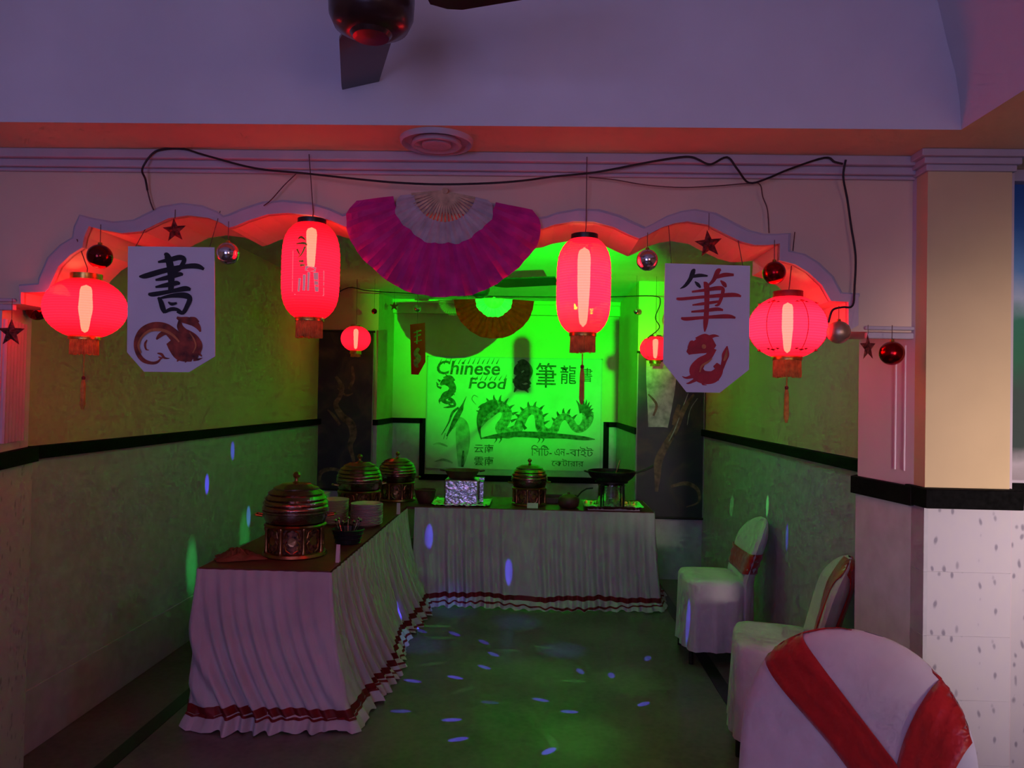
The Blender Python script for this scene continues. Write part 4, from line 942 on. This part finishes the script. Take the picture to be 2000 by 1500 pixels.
# ================================================================== TABLEWARE
def chafing_dish(loc, sc, label, rz=0.0, ridges=5, pierced=True, lidm=COPPERLID):
    e = empty('chafing_dish', loc, rz, sc)
    # pierced drum base with foot ring and columns
    MB().lathe([(0.0, 0.004), (0.150, 0.004), (0.158, 0.0), (0.165, 0.006), (0.160, 0.02), (0.148, 0.026)], 48).build('foot_ring', BRASS, e, smooth=True)
    MB().lathe([(0.138, 0.02), (0.138, 0.15)], 48).build('inner_drum', mat('dull_copper', (0.17, 0.07, 0.04), 0.5, 0.4, vary=0.5, scale=70), e, smooth=True)
    for k in range(8):
        a = 2*math.pi*k/8+0.39
        MB().lathe([(0.012, 0.02), (0.014, 0.03), (0.008, 0.045), (0.010, 0.09), (0.008, 0.13), (0.014, 0.145), (0.012, 0.155)], 10, (0.148*math.cos(a), 0.148*math.sin(a), 0)).build('column', BRASS, e, smooth=True)
        aa = a+math.pi/8; mb = MB()
        c_, s_ = math.cos(aa), math.sin(aa); r = 0.1445
        def pr(u, v): 
            th = aa+u/r; return (r*math.cos(th), r*math.sin(th), v)
        n = 16          # open-work ornament: a rosette with scrolls
        for (cu, cv, rad) in ((0, 0.088, 0.022), (-0.03, 0.06, 0.008), (0.03, 0.06, 0.008), (-0.03, 0.115, 0.008), (0.03, 0.115, 0.008)):
            ring = [pr(cu+rad*math.cos(2*math.pi*i/n), cv+rad*math.sin(2*math.pi*i/n)) for i in range(n)]
            mb.add(ring, [tuple(range(n))])
        for sgn in (-1, 1):
            mb.tube([pr(sgn*0.008, 0.03), pr(sgn*0.03, 0.045), pr(sgn*0.038, 0.075), pr(sgn*0.026, 0.09)], 0.004, 6)
            mb.tube([pr(sgn*0.008, 0.148), pr(sgn*0.03, 0.135), pr(sgn*0.038, 0.105)], 0.004, 6)
        mb.build('openwork_panel', BRASS, e)
    MB().lathe([(0.13, 0.148), (0.156, 0.150), (0.160, 0.160), (0.150, 0.168)], 48).build('rim_ring', BRASS, e, smooth=True)
    pot = [(0.0, 0.16), (0.12, 0.162), (0.150, 0.175), (0.162, 0.20), (0.165, 0.222), (0.170, 0.226), (0.170, 0.234), (0.160, 0.238)]
    MB().lathe(pot, 48).build('pot', lidm, e, smooth=True)
    prof = [(0.166, 0.236)]
    for i in range(ridges):
        t0, t1 = i/ridges, (i+0.75)/ridges
        f = lambda t: 0.166*math.sqrt(max(0.02, 1-(t*0.93)**2.2)); g = lambda t: 0.238+0.135*t
        prof += [(f(t0)+0.003, g(t0)+0.004), (f((t0+t1)/2)+0.004, g((t0+t1)/2)), (f(t1)-0.001, g(t1)), (f(t1)-0.006, g(t1)+0.004)]
    prof += [(0.05, 0.372), (0.0, 0.376)]
    lid = MB().lathe(prof, 56).build('lid', lidm, e, smooth=True)
    MB().lathe([(0.0, 0.372), (0.022, 0.374), (0.010, 0.382), (0.008, 0.395), (0.018, 0.405), (0.020, 0.416), (0.012, 0.428), (0.0, 0.432)], 18).build('knob', BRASS, lid, smooth=True)
    for sg in (-1, 1):
        MB().tube([(sg*0.164, -0.03, 0.205), (sg*0.195, -0.03, 0.21), (sg*0.205, 0, 0.21), (sg*0.195, 0.03, 0.21), (sg*0.164, 0.03, 0.205)], 0.006, 8).build('handle', BRASS, e, smooth=True)
    tag(e, label, 'chafing dish', 'copper and steel chafing dishes'); return e
def onT(px, py): return atz(px, py, TZ)
chafing_dish((-1.275, 4.08, TZ), 1.02, 'nearest chafing dish with pierced copper base on the left table', 0.2)
chafing_dish((-1.285, 5.60, TZ), 0.98, 'second chafing dish farther along the left table, behind the plate stacks', 0.5)
chafing_dish((-1.13, 6.28, TZ), 0.92, 'farthest left chafing dish in the corner where the tables meet', 0.1)
chafing_dish((-0.045, 6.2, TZ), 0.86, 'single chafing dish on the rear table before the dragon banner', 0.3, ridges=4)

def lathe_thing(name, loc, prof, m, label, cat, group=None, n=36, parts=None):
    e = empty(name, loc); MB().lathe(prof, n).build('body', m, e, smooth=True)
    tag(e, label, cat, group); return e
def plate_stack(x, y, count, z0, r, group, labf):
    for k in range(count):
        o = MB().lathe([(0.0, 0.004), (r*0.6, 0.004), (r*0.62, 0.0), (r*0.66, 0.003), (r*0.98, 0.017), (r, 0.019), (r*0.98, 0.021), (r*0.64, 0.007), (0.0, 0.008)], 32).build('dinner_plate', PORC, None, smooth=True)
        o.location = (x+random.uniform(-0.002, 0.002), y, z0+0.0085*k)
        tag(o, labf(k, count), 'plate', group)
def plab(where):
    return lambda k, c: ('topmost plate of the %s plate stack' % where if k == c-1 else 'lowest plate of the %s plate stack' % where if k == 0 else 'pale dinner plate inside the %s plate stack' % where)
sp = onT(712, 1020); plate_stack(-1.10, 5.02, 16, TZ, 0.105, 'plates of the right stack on the left table', plab('right, nearer'))
plate_stack(-1.33, 5.06, 18, TZ, 0.10, 'plates of the left stack on the left table', plab('left, half hidden'))
# white box behind the plate stacks
bx_ = empty('carton', (-1.53, 5.35, TZ)); MB().box((0, 0, 0.08), (0.16, 0.14, 0.16)).build('body', CARD, bx_, bevel=0.003); MB().box((0, 0, 0.1605), (0.162, 0.142, 0.012)).build('lid', CARD, bx_, bevel=0.002)
tag(bx_, 'pale carton against the wall behind the plate stacks', 'carton')
# black wire basket with cutlery, and a white card at the table edge
bk = empty('cutlery_basket', (-1.07, 4.40, TZ))
mb = MB()
for zz in (0.01, 0.035, 0.06, 0.085): mb.lathe([(0.068+zz*0.3, zz-0.003), (0.072+zz*0.3, zz), (0.068+zz*0.3, zz+0.003)], 24)
mb.build('hoops', BLACKPL, bk)
MB().lathe([(0, 0.004), (0.066, 0.004), (0.092, 0.088), (0.088, 0.088), (0.062, 0.008), (0, 0.008)], 24).build('liner', BLACKPL, bk)
for k in range(7):
    a = k*0.9; MB().tube([(0.03*math.cos(a), 0.03*math.sin(a), 0.02), (0.07*math.cos(a), 0.07*math.sin(a), 0.13)], 0.003, 6).lathe([(0, 0.012), (0.010, 0), (0, -0.012)], 8, (0.072*math.cos(a), 0.072*math.sin(a), 0.137)).build('spoon', STEEL, bk)
tag(bk, 'small black basket of cutlery right of the nearest chafing dish', 'basket')
def card(px, py, label, w_=0.03, h_=0.075, m=CARD):
    p = onT(px, py); e = empty('name_card', p)
    MB().add([(-w_/2, -0.012, 0), (w_/2, -0.012, 0), (w_/2, 0, h_), (-w_/2, 0, h_)], [(0, 1, 2, 3)]).build('front_leaf', m, e)
    MB().add([(-w_/2, 0.014, 0), (w_/2, 0.014, 0), (w_/2, 0, h_), (-w_/2, 0, h_)], [(0, 1, 2, 3)]).build('back_leaf', m, e)
    tag(e, label, 'card', 'folded white name cards'); return e
card(660, 1098, 'folded white name card at the corner of the left table by the basket', 0.02, 0.09)
card(778, 1004, 'folded white name card at the edge before the second chafing dish', 0.025, 0.08)
card(1040, 992, 'folded white name card before the single rear chafing dish', 0.085, 0.038)
# crumpled red napkin heap at the near left corner of the table
def napkin(px, py, label, r=0.12, h=0.05, m=None, seed=1):
    p = onT(px, py); rnd = random.Random(seed); vs = []; n, k = 22, 7
    for j in range(k+1):
        for i in range(n):
            a = 2*math.pi*i/n; rr = r*j/k*(1+0.22*math.sin(a*3+seed)+0.12*math.sin(a*7+seed*2))
            z = h*(1-(j/k)**1.6)*(0.8+0.4*math.sin(a*4+j*1.3+seed))+0.004
            vs.append((rr*math.cos(a), rr*math.sin(a)*0.6, max(0.002, z)))
    fs = [(j*n+i, j*n+(i+1) % n, (j+1)*n+(i+1) % n, (j+1)*n+i) for j in range(k) for i in range(n)]
    o = MB().add(vs, fs).build('cloth_napkin', m or WINE, None); o.location = p
    for q_ in o.data.polygons: q_.use_smooth = True
    tag(o, label, 'napkin')
napkin(462, 1092, 'crumpled brown cloth lying left of the nearest chafing dish', 0.13, 0.05, mat('brown_cloth', (0.25, 0.07, 0.03), 0.8, vary=0.2))

# rear table: dark bowl, foil block with pan, small pot, tray, wok stove
def rt(px, y=6.2): return at(px, 900, y).x
bw = empty('dark_bowl', (rt(832, 6.15), 6.15, TZ))
MB().lathe([(0, 0.004), (0.05, 0.0), (0.055, 0.004), (0.075, 0.05), (0.085, 0.10), (0.078, 0.10), (0.066, 0.05), (0, 0.02)], 30).build('body', CLAY, bw, smooth=True)
MB().lathe([(0.086, 0.10), (0.09, 0.106), (0.084, 0.11), (0.078, 0.104)], 30).build('rim', CLAY, bw, smooth=True)
tag(bw, 'dark clay bowl at the left end of the rear table', 'bowl')
fb = empty('foil_wrapped_stove', (rt(905, 6.2), 6.2, TZ))
MB().box((0, 0, 0.10), (0.27, 0.26, 0.20)).build('body', FOIL, fb, bevel=0.012)
mb = MB(); nn = 26; vs = []
for i in range(nn+1):
    for j in range(nn+1):
        u, v = i/nn-0.5, j/nn-0.5; vs.append((u*0.46, v*0.42, 0.008+random.uniform(-0.004, 0.006)+0.012*max(0, abs(u)*2-0.85)*4))
mb.add(vs, [(i*(nn+1)+j, (i+1)*(nn+1)+j, (i+1)*(nn+1)+j+1, i*(nn+1)+j+1) for i in range(nn) for j in range(nn)]).build('foil_sheet', FOIL, fb)
MB().box((0.155, 0, 0.10), (0.03, 0.1, 0.16)).box((0.155, 0, 0.2), (0.04, 0.05, 0.02)).build('gas_knob_plate', STEEL, fb)
tag(fb, 'table stove wrapped in crumpled silver foil on the rear table', 'stove')
pn = empty('shallow_pan', (rt(903, 6.2), 6.2, TZ+0.202))
MB().lathe([(0, 0.003), (0.10, 0.0), (0.105, 0.003), (0.14, 0.06), (0.146, 0.064), (0.14, 0.066), (0.102, 0.008), (0, 0.008)], 36).build('body', CLAY, pn, smooth=True)
MB().tube([(0.14, 0, 0.055), (0.17, 0, 0.06), (0.18, 0.015, 0.06), (0.14, 0.03, 0.055)], 0.006, 8).build('handle', CLAY, pn, smooth=True)
MB().tube([(-0.14, 0, 0.055), (-0.17, 0, 0.06), (-0.18, 0.015, 0.06), (-0.14, 0.03, 0.055)], 0.006, 8).build('handle', CLAY, pn, smooth=True)
tag(pn, 'dark shallow pan standing on the foil wrapped stove', 'pan')
pt_ = empty('small_pot', (rt(1112, 6.06), 6.06, TZ))
MB().lathe([(0, 0.003), (0.05, 0.0), (0.074, 0.015), (0.084, 0.045), (0.078, 0.075), (0.066, 0.09), (0.06, 0.088), (0.07, 0.05), (0, 0.02)], 32).build('body', CLAY, pt_, smooth=True)
MB().lathe([(0.066, 0.088), (0.04, 0.105), (0.0, 0.11)], 28).lathe([(0, 0.108), (0.012, 0.112), (0.01, 0.124), (0, 0.128)], 12).build('lid', CLAY, pt_, smooth=True)
MB().tube([(0.06, 0, 0.08), (0.10, -0.0, 0.13), (0.14, 0, 0.155), (0.19, 0, 0.16)], 0.006, 8).build('ladle_handle', DARKIRON, pt_, smooth=True)
tag(pt_, 'small dark red clay pot with handle on the rear table', 'pot')
ty = empty('dark_tray', (rt(1098, 6.3), 6.42, TZ)); MB().box((0, 0, 0.008), (0.28, 0.24, 0.012)).build('base', CLAY, ty)
MB().box((0, -0.12, 0.025), (0.28, 0.012, 0.04)).box((0, 0.12, 0.025), (0.28, 0.012, 0.04)).box((-0.14, 0, 0.025), (0.012, 0.24, 0.04)).box((0.14, 0, 0.025), (0.012, 0.24, 0.04)).build('rim', CLAY, ty)
tag(ty, 'dark rimmed tray between the rear chafing dish and the wok', 'tray')
ft = empty('foil_tray', (rt(1197, 6.12), 6.12, TZ)); mb = MB(); nn = 30; vs = []
for i in range(nn+1):
    for j in range(12+1):
        u, v = i/nn-0.5, j/12-0.5; ed = max(abs(u), abs(v)); vs.append((u*0.46, v*0.34, 0.006+random.uniform(-0.003, 0.003)+0.03*max(0, ed*2-0.82)*5))
mb.add(vs, [(i*13+j, (i+1)*13+j, (i+1)*13+j+1, i*13+j+1) for i in range(nn) for j in range(12)]).build('foil_sheet', FOIL, ft)
MB().box((0, 0, 0.004), (0.40, 0.28, 0.006)).build('board', CARD, ft)
tag(ft, 'crumpled foil sheet under the wok burner at the right end', 'foil')
ws = empty('burner_stand', (rt(1195, 6.15), 6.15, TZ+0.014))
MB().lathe([(0.105, 0.0), (0.108, 0.01), (0.105, 0.155), (0.110, 0.165)], 36).build('drum', STEEL, ws, smooth=True)
for k in range(4):
    a = math.pi/4+k*math.pi/2; MB().tube([(0.125*math.cos(a), 0.125*math.sin(a), 0), (0.122*math.cos(a), 0.122*math.sin(a), 0.19)], 0.007, 8).build('leg', DARKIRON, ws)
MB().lathe([(0.115, 0.185), (0.130, 0.185), (0.130, 0.195), (0.115, 0.195)], 36).build('top_ring', DARKIRON, ws)
tag(ws, 'steel burner stand carrying the wok on the rear table', 'stove')
wk = empty('wok', (rt(1195, 6.15), 6.15, TZ+0.185))
prof = [(0.0, 0.0)]+[(0.19*math.sin(math.pi/2*i/10), 0.105*(1-math.cos(math.pi/2*i/10))) for i in range(1, 11)]
prof += [(0.184*math.sin(math.pi/2*i/10), 0.006+0.103*(1-math.cos(math.pi/2*i/10))) for i in range(10, -1, -1)]
MB().lathe(prof, 44).build('bowl', DARKIRON, wk, smooth=True)
MB().tube([(0.175, 0.0, 0.09), (0.26, 0, 0.115), (0.33, 0.0, 0.15)], [0.009, 0.009, 0.011], 10).build('handle', DARKIRON, wk, smooth=True)
MB().tube([(-0.175, -0.03, 0.09), (-0.215, -0.02, 0.10), (-0.215, 0.02, 0.10), (-0.175, 0.03, 0.09)], 0.006, 8).build('loop_handle', DARKIRON, wk, smooth=True)
tag(wk, 'black wok on the steel burner at the right end of the rear table', 'wok')
ld = empty('ladle', (rt(1200, 6.15), 6.15, TZ+0.225)); MB().tube([(0, 0, 0), (0.045, 0.0, 0.15)], 0.005, 8).build('handle', STEEL, ld, smooth=True)
MB().lathe([(0, -0.02), (0.025, -0.012), (0.035, 0.0)], 18).build('scoop', STEEL, ld, smooth=True)
tag(ld, 'steel ladle standing in the black wok', 'ladle')

# ================================================================== COVERED CHAIRS
def chair(loc, rz, label, sash, sc=1.0, width=0.50, top=0.92, seat=0.49, depth=0.43, rnd=0.45):
    """local axes: backrest in the XZ plane at y=0, seat toward +Y; near face of the back looks to -Y"""
    e = empty('covered_chair', loc, rz, sc)
    W = width/2
    def half(z):     # half width of the back at height z
        t = (z-seat)/(top-seat); t = max(0, min(1, t))
        return W*(0.90+0.10*math.sin(t*math.pi*0.6))*(1 if t < rnd else math.sqrt(max(0, 1-((t-rnd)/(1-rnd))**(3.4 if rnd < 0.1 else 2.5))))
    def yb(z): return -0.16*max(0, (z-seat))/(top-seat)*0.75      # recline
    def surf(x, z, side, off=0.0):
        hw = max(half(z), 1e-4); u = max(-1, min(1, x/hw))
        th = 0.045*math.sqrt(max(0, 1-u**4))*min(1, math.sqrt(max(0, (top-z)/0.12)) if z > top-0.12 else 1)
        bow = 0.05*(x/W)**2
        return Vector((x, yb(z)+bow+side*(th+off), z))
    # back cover
    nz, nx = 40, 28; mb = MB()
    for side in (-1, 1):
        vs = []
        for j in range(nz+1):
            t = j/nz; z = 0.10+(top-0.001-0.10)*(1-(1-t)**1.5)
            hw = half(z) if z > seat else W*(0.90+0.10*(seat-z)/seat)
            for i in range(nx+1):
                x = -hw+2*hw*i/nx; p = surf(x, z, side)
                if z < seat: p.y += side*0.012*math.sin(i*1.9)*(seat-z)/seat
                vs.append(p)
        fs = [(j*(nx+1)+i, j*(nx+1)+i+1, (j+1)*(nx+1)+i+1, (j+1)*(nx+1)+i) for j in range(nz) for i in range(nx)]
        mb.add(vs, fs)
    o = mb.build('back_cover', CHAIRCLOTH, e)
    for p in o.data.polygons: p.use_smooth = True
    # seat cover with hanging skirt
    D = depth; mb = MB(); ring = []
    n = 72
    def rr(a, hx, hy, p=5):
        c_, s_ = math.cos(a), math.sin(a); k = (abs(c_)**p+abs(s_)**p)**(-1/p); return hx*k*c_, hy*k*s_
    lev = [(0.0, 1.0, 0.0), (0.55, 1.0, 0.0), (0.93, 1.0, 0.0), (0.99, 0.985, 0.02), (1.0, 0.96, 0.2), (1.02, 0.8, 0.5), (1.05, 0.5, 0.8), (1.08, 0.08, 1.0)]
    vs = []
    for (s_, zf, fl_) in lev[:3]: pass
    rows = [(0.3, seat+0.008), (0.7, seat+0.012), (0.93, seat+0.004), (1.0, seat-0.02), (1.015, seat-0.1), (1.03, seat-0.2), (1.05, seat-0.3), (1.07, 0.09)]
    for k, (f, z) in enumerate(rows):
        for i in range(n):
            a = 2*math.pi*i/n; x, y = rr(a, W*f, D/2*f)
            if k > 3:
                wv = 1+0.022*(k-3)*0.5*math.sin(i*0.9+1)+0.01*(k-3)*math.sin(i*2.2)*0.5; x *= wv; y *= wv
            vs.append((x, y+D/2+0.03, z))
    fs = [(k*n+i, k*n+(i+1) % n, (k+1)*n+(i+1) % n, (k+1)*n+i) for k in range(len(rows)-1) for i in range(n)]+[tuple(range(n))]
    o = MB().add(vs, fs).build('seat_cover', CHAIRCLOTH, e)
    for p in o.data.polygons: p.use_smooth = True
    for sx in (-1, 1):
        for yy in (0.03, D): MB().tube([(sx*W*0.8, yy, 0), (sx*W*0.8, yy, seat-0.03)], 0.014, 8).build('leg', DARKIRON, e)
    # sash bands lie on the back cover
    for band in sash:
        mb = MB(); side = band.get('side', -1); pts = smooth_path([(p[0], p[1], p[2]) for p in band['pts']], 8); vs = []
        m_ = 8
        for i, p in enumerate(pts):
            a, b = pts[max(i-1, 0)], pts[min(i+1, len(pts)-1)]; t = Vector((b.x-a.x, b.y-a.y)).normalized(); nr = Vector((-t.y, t.x))
            for k in range(m_+1):
                u = (k/m_-0.5)*p.z; x, z = p.x+nr.x*u, p.y+nr.y*u
                z = min(z, top-0.004); hw = half(z); x = max(-hw, min(hw, x))
                wr_ = 0.005+0.004*math.sin(k*2.1+i*0.35)
                q = surf(x, z, side, wr_)
                vs.append(q)
        fs = [(i*(m_+1)+k, i*(m_+1)+k+1, (i+1)*(m_+1)+k+1, (i+1)*(m_+1)+k) for i in range(len(pts)-1) for k in range(m_)]
        o = mb.add(vs, fs).build('sash', SASH, e)
        for p in o.data.polygons: p.use_smooth = True
        sm = o.modifiers.new('thickness', 'SOLIDIFY'); sm.thickness = 0.003; sm.offset = 1 if side < 0 else -1
    tag(e, label, 'chair', 'cloth covered banquet chairs'); return e
VS = [dict(pts=[(0.31, 0.945, 0.13), (0.22, 0.875, 0.13), (0.09, 0.795, 0.125), (-0.06, 0.71, 0.12), (-0.19, 0.63, 0.12)], side=1), dict(pts=[(-0.27, 0.93, 0.13), (-0.245, 0.85, 0.13), (-0.215, 0.74, 0.125), (-0.20, 0.58, 0.12)], side=1)]
VB = [dict(pts=[(-0.235, 0.86, 0.12), (-0.02, 0.65, 0.115), (0.15, 0.50, 0.09)], side=1)]
chair((0.815, 2.04, 0), R(122), 'nearest white covered chair with red satin sash at the lower right', VS, 1.0, 0.71, 0.985, 0.5, rnd=0.05)
SS = [dict(pts=[(-0.26, 0.62, 0.12), (0.0, 0.60, 0.12), (0.26, 0.62, 0.12)]), dict(pts=[(-0.26, 0.62, 0.12), (0.0, 0.60, 0.12), (0.26, 0.62, 0.12)], side=1)]
chair((1.33, 4.92, 0), R(90), 'white covered chair by the right wall nearest the rear table', SS, 1.0, 0.46, 0.875, 0.5, 0.36)
S3 = [dict(pts=[(-0.06, 0.90, 0.22), (-0.07, 0.78, 0.20), (-0.09, 0.64, 0.17), (-0.11, 0.52, 0.14)], side=1), dict(pts=[(-0.06, 0.90, 0.22), (-0.07, 0.78, 0.20), (-0.1, 0.55, 0.16)], side=-1)]
chair((1.335, 3.62, 0), R(76), 'dim covered chair with hanging red sash between column and near chair', S3, 1.0, 0.46, 0.90, 0.5, 0.36)

# ================================================================== GREEN FLOOD LAMP (behind the tall right lantern)
gd = (Vector((-0.12, 8.6, 2.62))-GREEN).normalized()
e = empty('flood_lamp', GREEN - gd*0.06 + Vector((0, 0, 0))); e.rotation_euler = gd.to_track_quat('Y', 'Z').to_euler()
GL = mat('green_lens', (0.02, 0.8, 0.05), 0.2, emit=(0.0, 1.0, 0.03), estr=3)
MB().lathe([(0.0, -0.055), (0.05, -0.05), (0.06, -0.03), (0.062, 0.03), (0.056, 0.03), (0.05, -0.02), (0.0, -0.02)], 32).build('housing', FANDARK, e, smooth=True).rotation_euler = (R(-90), 0, 0)
MB().lathe([(0, 0.0), (0.05, 0.0), (0.05, 0.004), (0, 0.004)], 24).build('lens', GL, e).rotation_euler = (R(-90), 0, 0)
MB().tube([(-0.07, 0, 0), (-0.075, -0.01, 0.06), (0, -0.02, 0.10), (0.075, -0.01, 0.06), (0.07, 0, 0)], 0.006, 8).build('yoke', DARKIRON, e, smooth=True)
MB().tube([(0, -0.02, 0.10), (0, -0.02, HC-GREEN.z+0.02)], 0.005, 8).build('hanging_rod', DARKIRON, e)
# unseen cut-outs on wire arms, added to throw the dark shapes on the back wall
def add_caster(px0, px1, py0, py1, t, roundtop, nm):
    def S(px, py):
        w_ = at(px, py, YB-0.03); return GREEN+(w_-GREEN)*t
    n = 8; pts = []
    xa, xb = px0, px1; cx_, hw_ = (xa+xb)/2, (xb-xa)/2
    if roundtop: pts = [(cx_+hw_*math.cos(math.pi*i/n), py0+hw_-hw_*math.sin(math.pi*i/n)) for i in range(n+1)]+[(xa, py1), (xb, py1)]
    else: pts = [(xb, py0), (xa, py0), (xa, 690), (1186, 695), (1181, 708), (1186, 722), (xa, 727), (xa, py1), (xb, py1)]
    P = [S(*p) for p in pts]; y0 = sum(p.y for p in P)/len(P)
    mb = MB().prism([(p.x, p.z) for p in P], XZ(y0), 0.001)
    inv = e.matrix_world.inverted() if False else None
    o = mb.build(nm, FANDARK); return o, P
bpy.context.view_layer.update()
for args in ((1001, 1038, 655, 768, 0.062, True, 'shadow_caster'), (1199, 1237, 622, 835, 0.062, False, 'shadow_caster')):
    o, P = add_caster(*args); o.parent = e; o.matrix_parent_inverse = e.matrix_world.inverted()
    top_ = max(P, key=lambda p: p.z); bot_ = min(P, key=lambda p: p.z)
    a = GREEN+Vector((-0.045 if args[0] < 1100 else 0.06, 0.02, -0.04))
    w_ = MB().tube([a, Vector((a.x, bot_.y, bot_.z-0.02)), (bot_.x, bot_.y, bot_.z)], 0.0008, 5).build('caster_arm', DARKIRON); w_.parent = e; w_.matrix_parent_inverse = e.matrix_world.inverted()
tag(e, 'green flood lamp hung behind the tall right lantern, lighting the room', 'lamp')

# ================================================================== DISCO LAMP AND ITS BEAMS
DL = Vector((0.44, 3.95, 2.56))
e = empty('disco_lamp', DL)
MB().lathe([(0.0, 0.11), (0.06, 0.11), (0.065, 0.06), (0.05, 0.05), (0, 0.05)], 24).build('base', BLACKPL, e, smooth=True)
dome = MB().lathe([(0.05*math.sin(math.pi/2*i/8), 0.05-0.05*(1-math.cos(math.pi/2*(1-i/8)))*0+(-0.045)*math.cos(math.pi/2*i/8)) for i in range(9)], 24).build('crystal_dome', mat('violet_crystal', (0.2, 0.15, 0.6), 0.1, emit=(0.2, 0.15, 1.0), estr=0.6), e, smooth=True)
tag(e, 'small disco lamp on the ceiling behind the arch throwing coloured spots', 'lamp')
BL = Vector((0.44, 3.95, 2.49))
light('disco_fill', 'POINT', BL, 3.4, (0.5, 0.55, 1.0), shadow_soft_size=0.03)  # soft fill added at the disco lamp for bluish light on dado and skirts
def beam(tgt, energy, colr, el=(0.55, 1.0), roll=0.0, size=1.0, blend=0.5):
    o = light('disco_beam', 'SPOT', BL, energy*22, colr, None, spot_size=R(size*2), spot_blend=blend, shadow_soft_size=0.004)
    d = (Vector(tgt)-BL).normalized()
    z = -d; radial = Vector((d.x, d.y, 0)); radial = radial.normalized() if radial.length > 1e-4 else Vector((0, 1, 0))
    x = radial.cross(z).normalized(); y = z.cross(x).normalized()
    m = Matrix((x, y, z)).transposed() @ Matrix.Rotation(roll, 3, 'Z')
    mw = Matrix.Translation(BL) @ m.to_4x4() @ Matrix.Diagonal((el[0], el[1], 1, 1)); o.matrix_world = mw
    return o
BLUE = (0.10, 0.06, 1.0); GRN = (0.15, 1.0, 0.2)
for (px, py, en) in [(753, 1238, 26), (822, 1232, 20), (888, 1238, 24), (945, 1254, 20), (964, 1278, 24), (946, 1303, 26), (889, 1323, 30), (806, 1330, 26), (783, 1389, 16), (882, 1406, 32), (895, 1444, 36), (957, 1372, 8),
                     (1056, 1367, 22), (1112, 1390, 26), (1072, 1467, 30), (1133, 1311, 18), (1194, 1319, 20), (1265, 1286, 18), (1257, 1375, 22)]:
    p = atz(px, py, 0); beam(p, en*1.2, BLUE, (0.5, 1.15))
for (px, py, en) in [(853, 1223, 14), (865, 1246, 8), (845, 1297, 6), (990, 1270, 8), (1062, 1264, 8), (905, 1348, 6), (1120, 1330, 10), (1080, 1450, 8)]:
    p = atz(px, py, 0); beam(p, en*0.4, GRN, (0.5, 2.0), R(60))
for (px, py) in [(880, 1190), (1010, 1215), (1100, 1270), (820, 1260)]:
    p = atz(px, py, 0); beam(p, 4, (0.15, 0.15, 1.0), (2.0, 2.0), 0, 2.0, 1.0)
for (px, py) in [(1000, 1400), (1140, 1440), (960, 1300), (1220, 1330), (1060, 1310)]:
    p = atz(px, py, 0); beam(p, 2.2, (0.15, 0.8, 0.12), (2.6, 2.6), 0, 2.5, 1.0)
def onx(px, py, X):
    d = ray(px, py); return CAM+d*((X-CAM.x)/d.x)
for (px, py, en, c_) in [(405, 945, 34, BLUE), (455, 880, 22, BLUE), (486, 1008, 22, (0.15, 0.35, 1.0)), (375, 1105, 12, (0.05, 0.9, 0.15)), (478, 1045, 10, (0.05, 0.9, 0.15))]:
    gr_ = c_[1] > 0.5; beam(onx(px, py, XL+0.015), en*0.8, c_, (1.6, 3.0) if gr_ else (0.6, 1.2), 0, 1.0, 1.0 if gr_ else 0.6)
for (px, py, en, c_) in [(1345, 1222, 20, BLUE), (1497, 985, 14, GRN), (1428, 985, 8, GRN), (1535, 1045, 10, BLUE)]:
    beam(onx(px, py, XR-0.02) if px != 1345 else at(1345, 1222, 4.75), en*0.6, c_, (0.6, 1.4))
for (px, py) in [(840, 1045), (992, 1120)]:
    beam(at(px, py, TYb-0.04), 16, BLUE, (0.6, 1.6))
